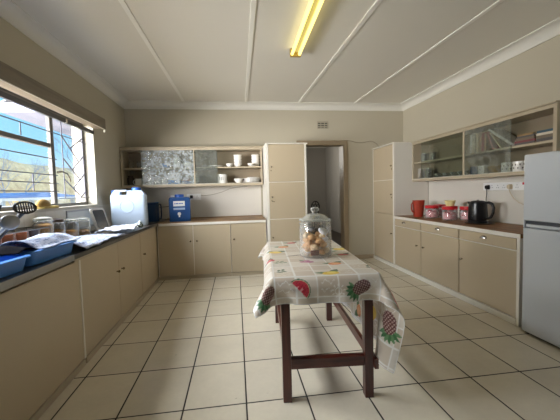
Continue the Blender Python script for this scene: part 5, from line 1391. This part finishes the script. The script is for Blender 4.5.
# bare trees
def tree(label, x, y, h, seed):
    rg = random.Random(seed); t = thing('bare_tree', label, 'tree', (x, y, GZ), 0, 'bare trees outside the window')
    bt, bw = bmesh.new(), bmesh.new()
    def grow(bm, p, d, L, r, lev):
        q = p+d*L; mid = p+d*L*0.5+Vector((rg.uniform(-.05, .05), rg.uniform(-.05, .05), 0))*L
        tube(bm, [p, mid, q], [r, r*0.85, r*0.65], 5 if lev > 1 else 8)
        if lev < 5:
            for k in range(3 if lev < 4 else 4):
                nd = (d+Vector((rg.uniform(-.8, .8), rg.uniform(-.8, .8), rg.uniform(-0.15, .6)))).normalized()
                grow(bw if lev >= 1 else bt, p+d*L*rg.uniform(0.6, 1.0), nd, L*rg.uniform(0.62, 0.8), r*0.55, lev+1)
    grow(bt, Vector((0, 0, 0)), Vector((0, 0, 1)), h*0.32, h*0.010, 0)
    ob('trunk', bt, M['bark'], t, smooth=60); ob('branches', bw, M['bark'], t, smooth=60)
    return t
tree('bare tree seen through the side casement beside the white wall', -9.4, 21.0, 7.2, 3)
tree('bare tree just left of the window post, above the dry bank', -13.4, 21.5, 6.4, 8)
# house wing with its white wall and eave
hw = thing('house_wing', 'white outside wall and eave of the house seen at the right of the window', 'house wing', (-2.3, 5.8, GZ))
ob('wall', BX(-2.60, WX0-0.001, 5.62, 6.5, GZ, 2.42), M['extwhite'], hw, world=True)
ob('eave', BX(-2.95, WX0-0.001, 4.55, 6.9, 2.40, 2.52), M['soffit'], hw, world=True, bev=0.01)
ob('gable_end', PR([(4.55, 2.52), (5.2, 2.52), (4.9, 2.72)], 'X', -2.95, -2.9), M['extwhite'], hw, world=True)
# carport with a blue roof
cp = thing('carport', 'blue roofed carport with white posts across the yard', 'carport', (-8.6, 13.5, GZ))
bm = bmesh.new(); prism(bm, [(11.2, 1.32), (16.2, 1.32), (16.2, 1.36), (13.7, 1.52), (11.2, 1.36)], 'X', -10.6, -7.4)
ob('roof', bm, M['roofblue'], cp, world=True)
bm = bmesh.new(); box(bm, -7.38, -7.30, 11.1, 16.3, 1.22, 1.31); ob('fascia', bm, M['vanwhite'], cp, world=True)
for y in (11.4, 12.9, 14.4, 15.9): ob('post', BX(-7.55, -7.42, y-0.06, y+0.06, GZ, 1.22), M['vanwhite'], cp, world=True)
for y in (11.4, 15.9): ob('post', BX(-10.5, -10.38, y-0.06, y+0.06, GZ, 1.318), M['vanwhite'], cp, world=True)
ob('rear_wall', BX(-10.36, -10.26, 11.5, 15.8, GZ, 1.15), M['vanwhite'], cp, world=True)
# white van
vn = thing('van', 'white van with a red stripe parked outside the window', 'van', (-5.2, 7.4, GZ), math.radians(35))
bm = bmesh.new()
poly = [(-2.1, 0.35), (2.1, 0.35), (2.15, 0.9), (1.75, 1.25), (1.15, 2.12), (-2.05, 2.15), (-2.15, 1.2)]
prism(bm, poly, 'Y', -0.85, 0.85); ob('body', bm, M['vanwhite'], vn, bev=0.06, seg=3)
ob('side_stripe', BX(-1.9, 0.9, -0.856, -0.851, 1.90, 2.0), M['vanred'], vn, label='red side stripe')
ob('side_window', BX(0.25, 1.05, -0.857, -0.851, 1.35, 1.85), M['screen'], vn)
ob('windscreen', PR([(1.73, 1.30), (1.20, 2.06), (1.22, 2.07), (1.755, 1.31)], 'Y', -0.7, 0.7), M['screen'], vn)
for x in (-1.3, 1.35):
    for y in (-0.80, 0.80): ob('wheel', LA([(0, -0.1), (0.33, -0.1), (0.35, -0.06), (0.35, 0.06), (0.33, 0.1), (0, 0.1)], 28), M['rubber'], vn, loc=(x, y, 0.352), rot=(PI/2, 0, 0), smooth=40)

# ------------------------------------------------------------------ light
w = bpy.data.worlds.new('sky'); scene.world = w; w.use_nodes = True
nt = w.node_tree; nt.nodes.clear()
wo = nt.nodes.new('ShaderNodeOutputWorld'); bg = nt.nodes.new('ShaderNodeBackground')
tcw = nt.nodes.new('ShaderNodeTexCoord'); sp_ = nt.nodes.new('ShaderNodeSeparateXYZ'); nt.links.new(tcw.outputs['Generated'], sp_.inputs[0])
rp = nt.nodes.new('ShaderNodeValToRGB'); e = rp.color_ramp.elements
e[0].position = 0.0; e[0].color = (0.72, 0.82, 0.90, 1); e[1].position = 0.45; e[1].color = (0.06, 0.40, 0.85, 1)
e2 = rp.color_ramp.elements.new(0.12); e2.color = (0.30, 0.64, 0.92, 1)
nt.links.new(sp_.outputs[2], rp.inputs[0]); nt.links.new(rp.outputs[0], bg.inputs[0]); bg.inputs[1].default_value = 1.25
nt.links.new(bg.outputs[0], wo.inputs[0])

def area(name, loc, target, sx, sy, power, col):
    l = bpy.data.lights.new(name, 'AREA'); l.shape = 'RECTANGLE'; l.size = sx; l.size_y = sy; l.energy = power; l.color = col
    o = bpy.data.objects.new(name, l); COL.objects.link(o); o.location = loc
    o.rotation_euler = (Vector(target)-Vector(loc)).to_track_quat('-Z', 'Y').to_euler()
    return o
sun = bpy.data.lights.new('sun', 'SUN'); sun.energy = 2.6; sun.angle = math.radians(1.0); sun.color = (1, 0.95, 0.86)
so_ = bpy.data.objects.new('sun', sun); COL.objects.link(so_)
so_.rotation_euler = Vector((-0.55, 0.45, -0.75)).to_track_quat('-Z', 'Y').to_euler()
area('yard_fill_high', (-4.8, 2.9, 4.6), (-1.2, 2.9, 1.2), 5.0, 3.0, 1700, (0.94, 0.97, 1.0))  # lamp added out of view to strengthen skylight through the left window
area('house_side_fill', (-5.2, 0.3, 1.5), (-1.785, 3.0, 1.6), 4.5, 2.6, 1300, (0.99, 0.98, 0.96))  # panel lamp added out of view, throws light across to the right side
area('yard_fill_low', (-5.6, 1.2, -0.75), (-1.7, 2.9, 2.0), 4.5, 3.0, 480, (1.0, 0.97, 0.90))  # low lamp added below sill level to brighten the ceiling
area('fill_behind_camera', (1.9, YF-0.45, 1.6), (1.2, 3.0, 0.6), 1.1, 1.0, 6, (0.96, 0.97, 1.0))  # weak fill lamp added outside the made-up opening
area('hall_fill', (1.0, 9.0, 2.3), (3.05, 7.6, 1.8), 0.8, 0.8, 22, (1.0, 0.96, 0.88))  # lamp added inside the hall to brighten its right wall

scene.view_settings.view_transform = 'Standard'; scene.view_settings.look = 'None'
scene.view_settings.exposure = 0.30; scene.view_settings.gamma = 1.0; scene.view_settings.use_curve_mapping = False
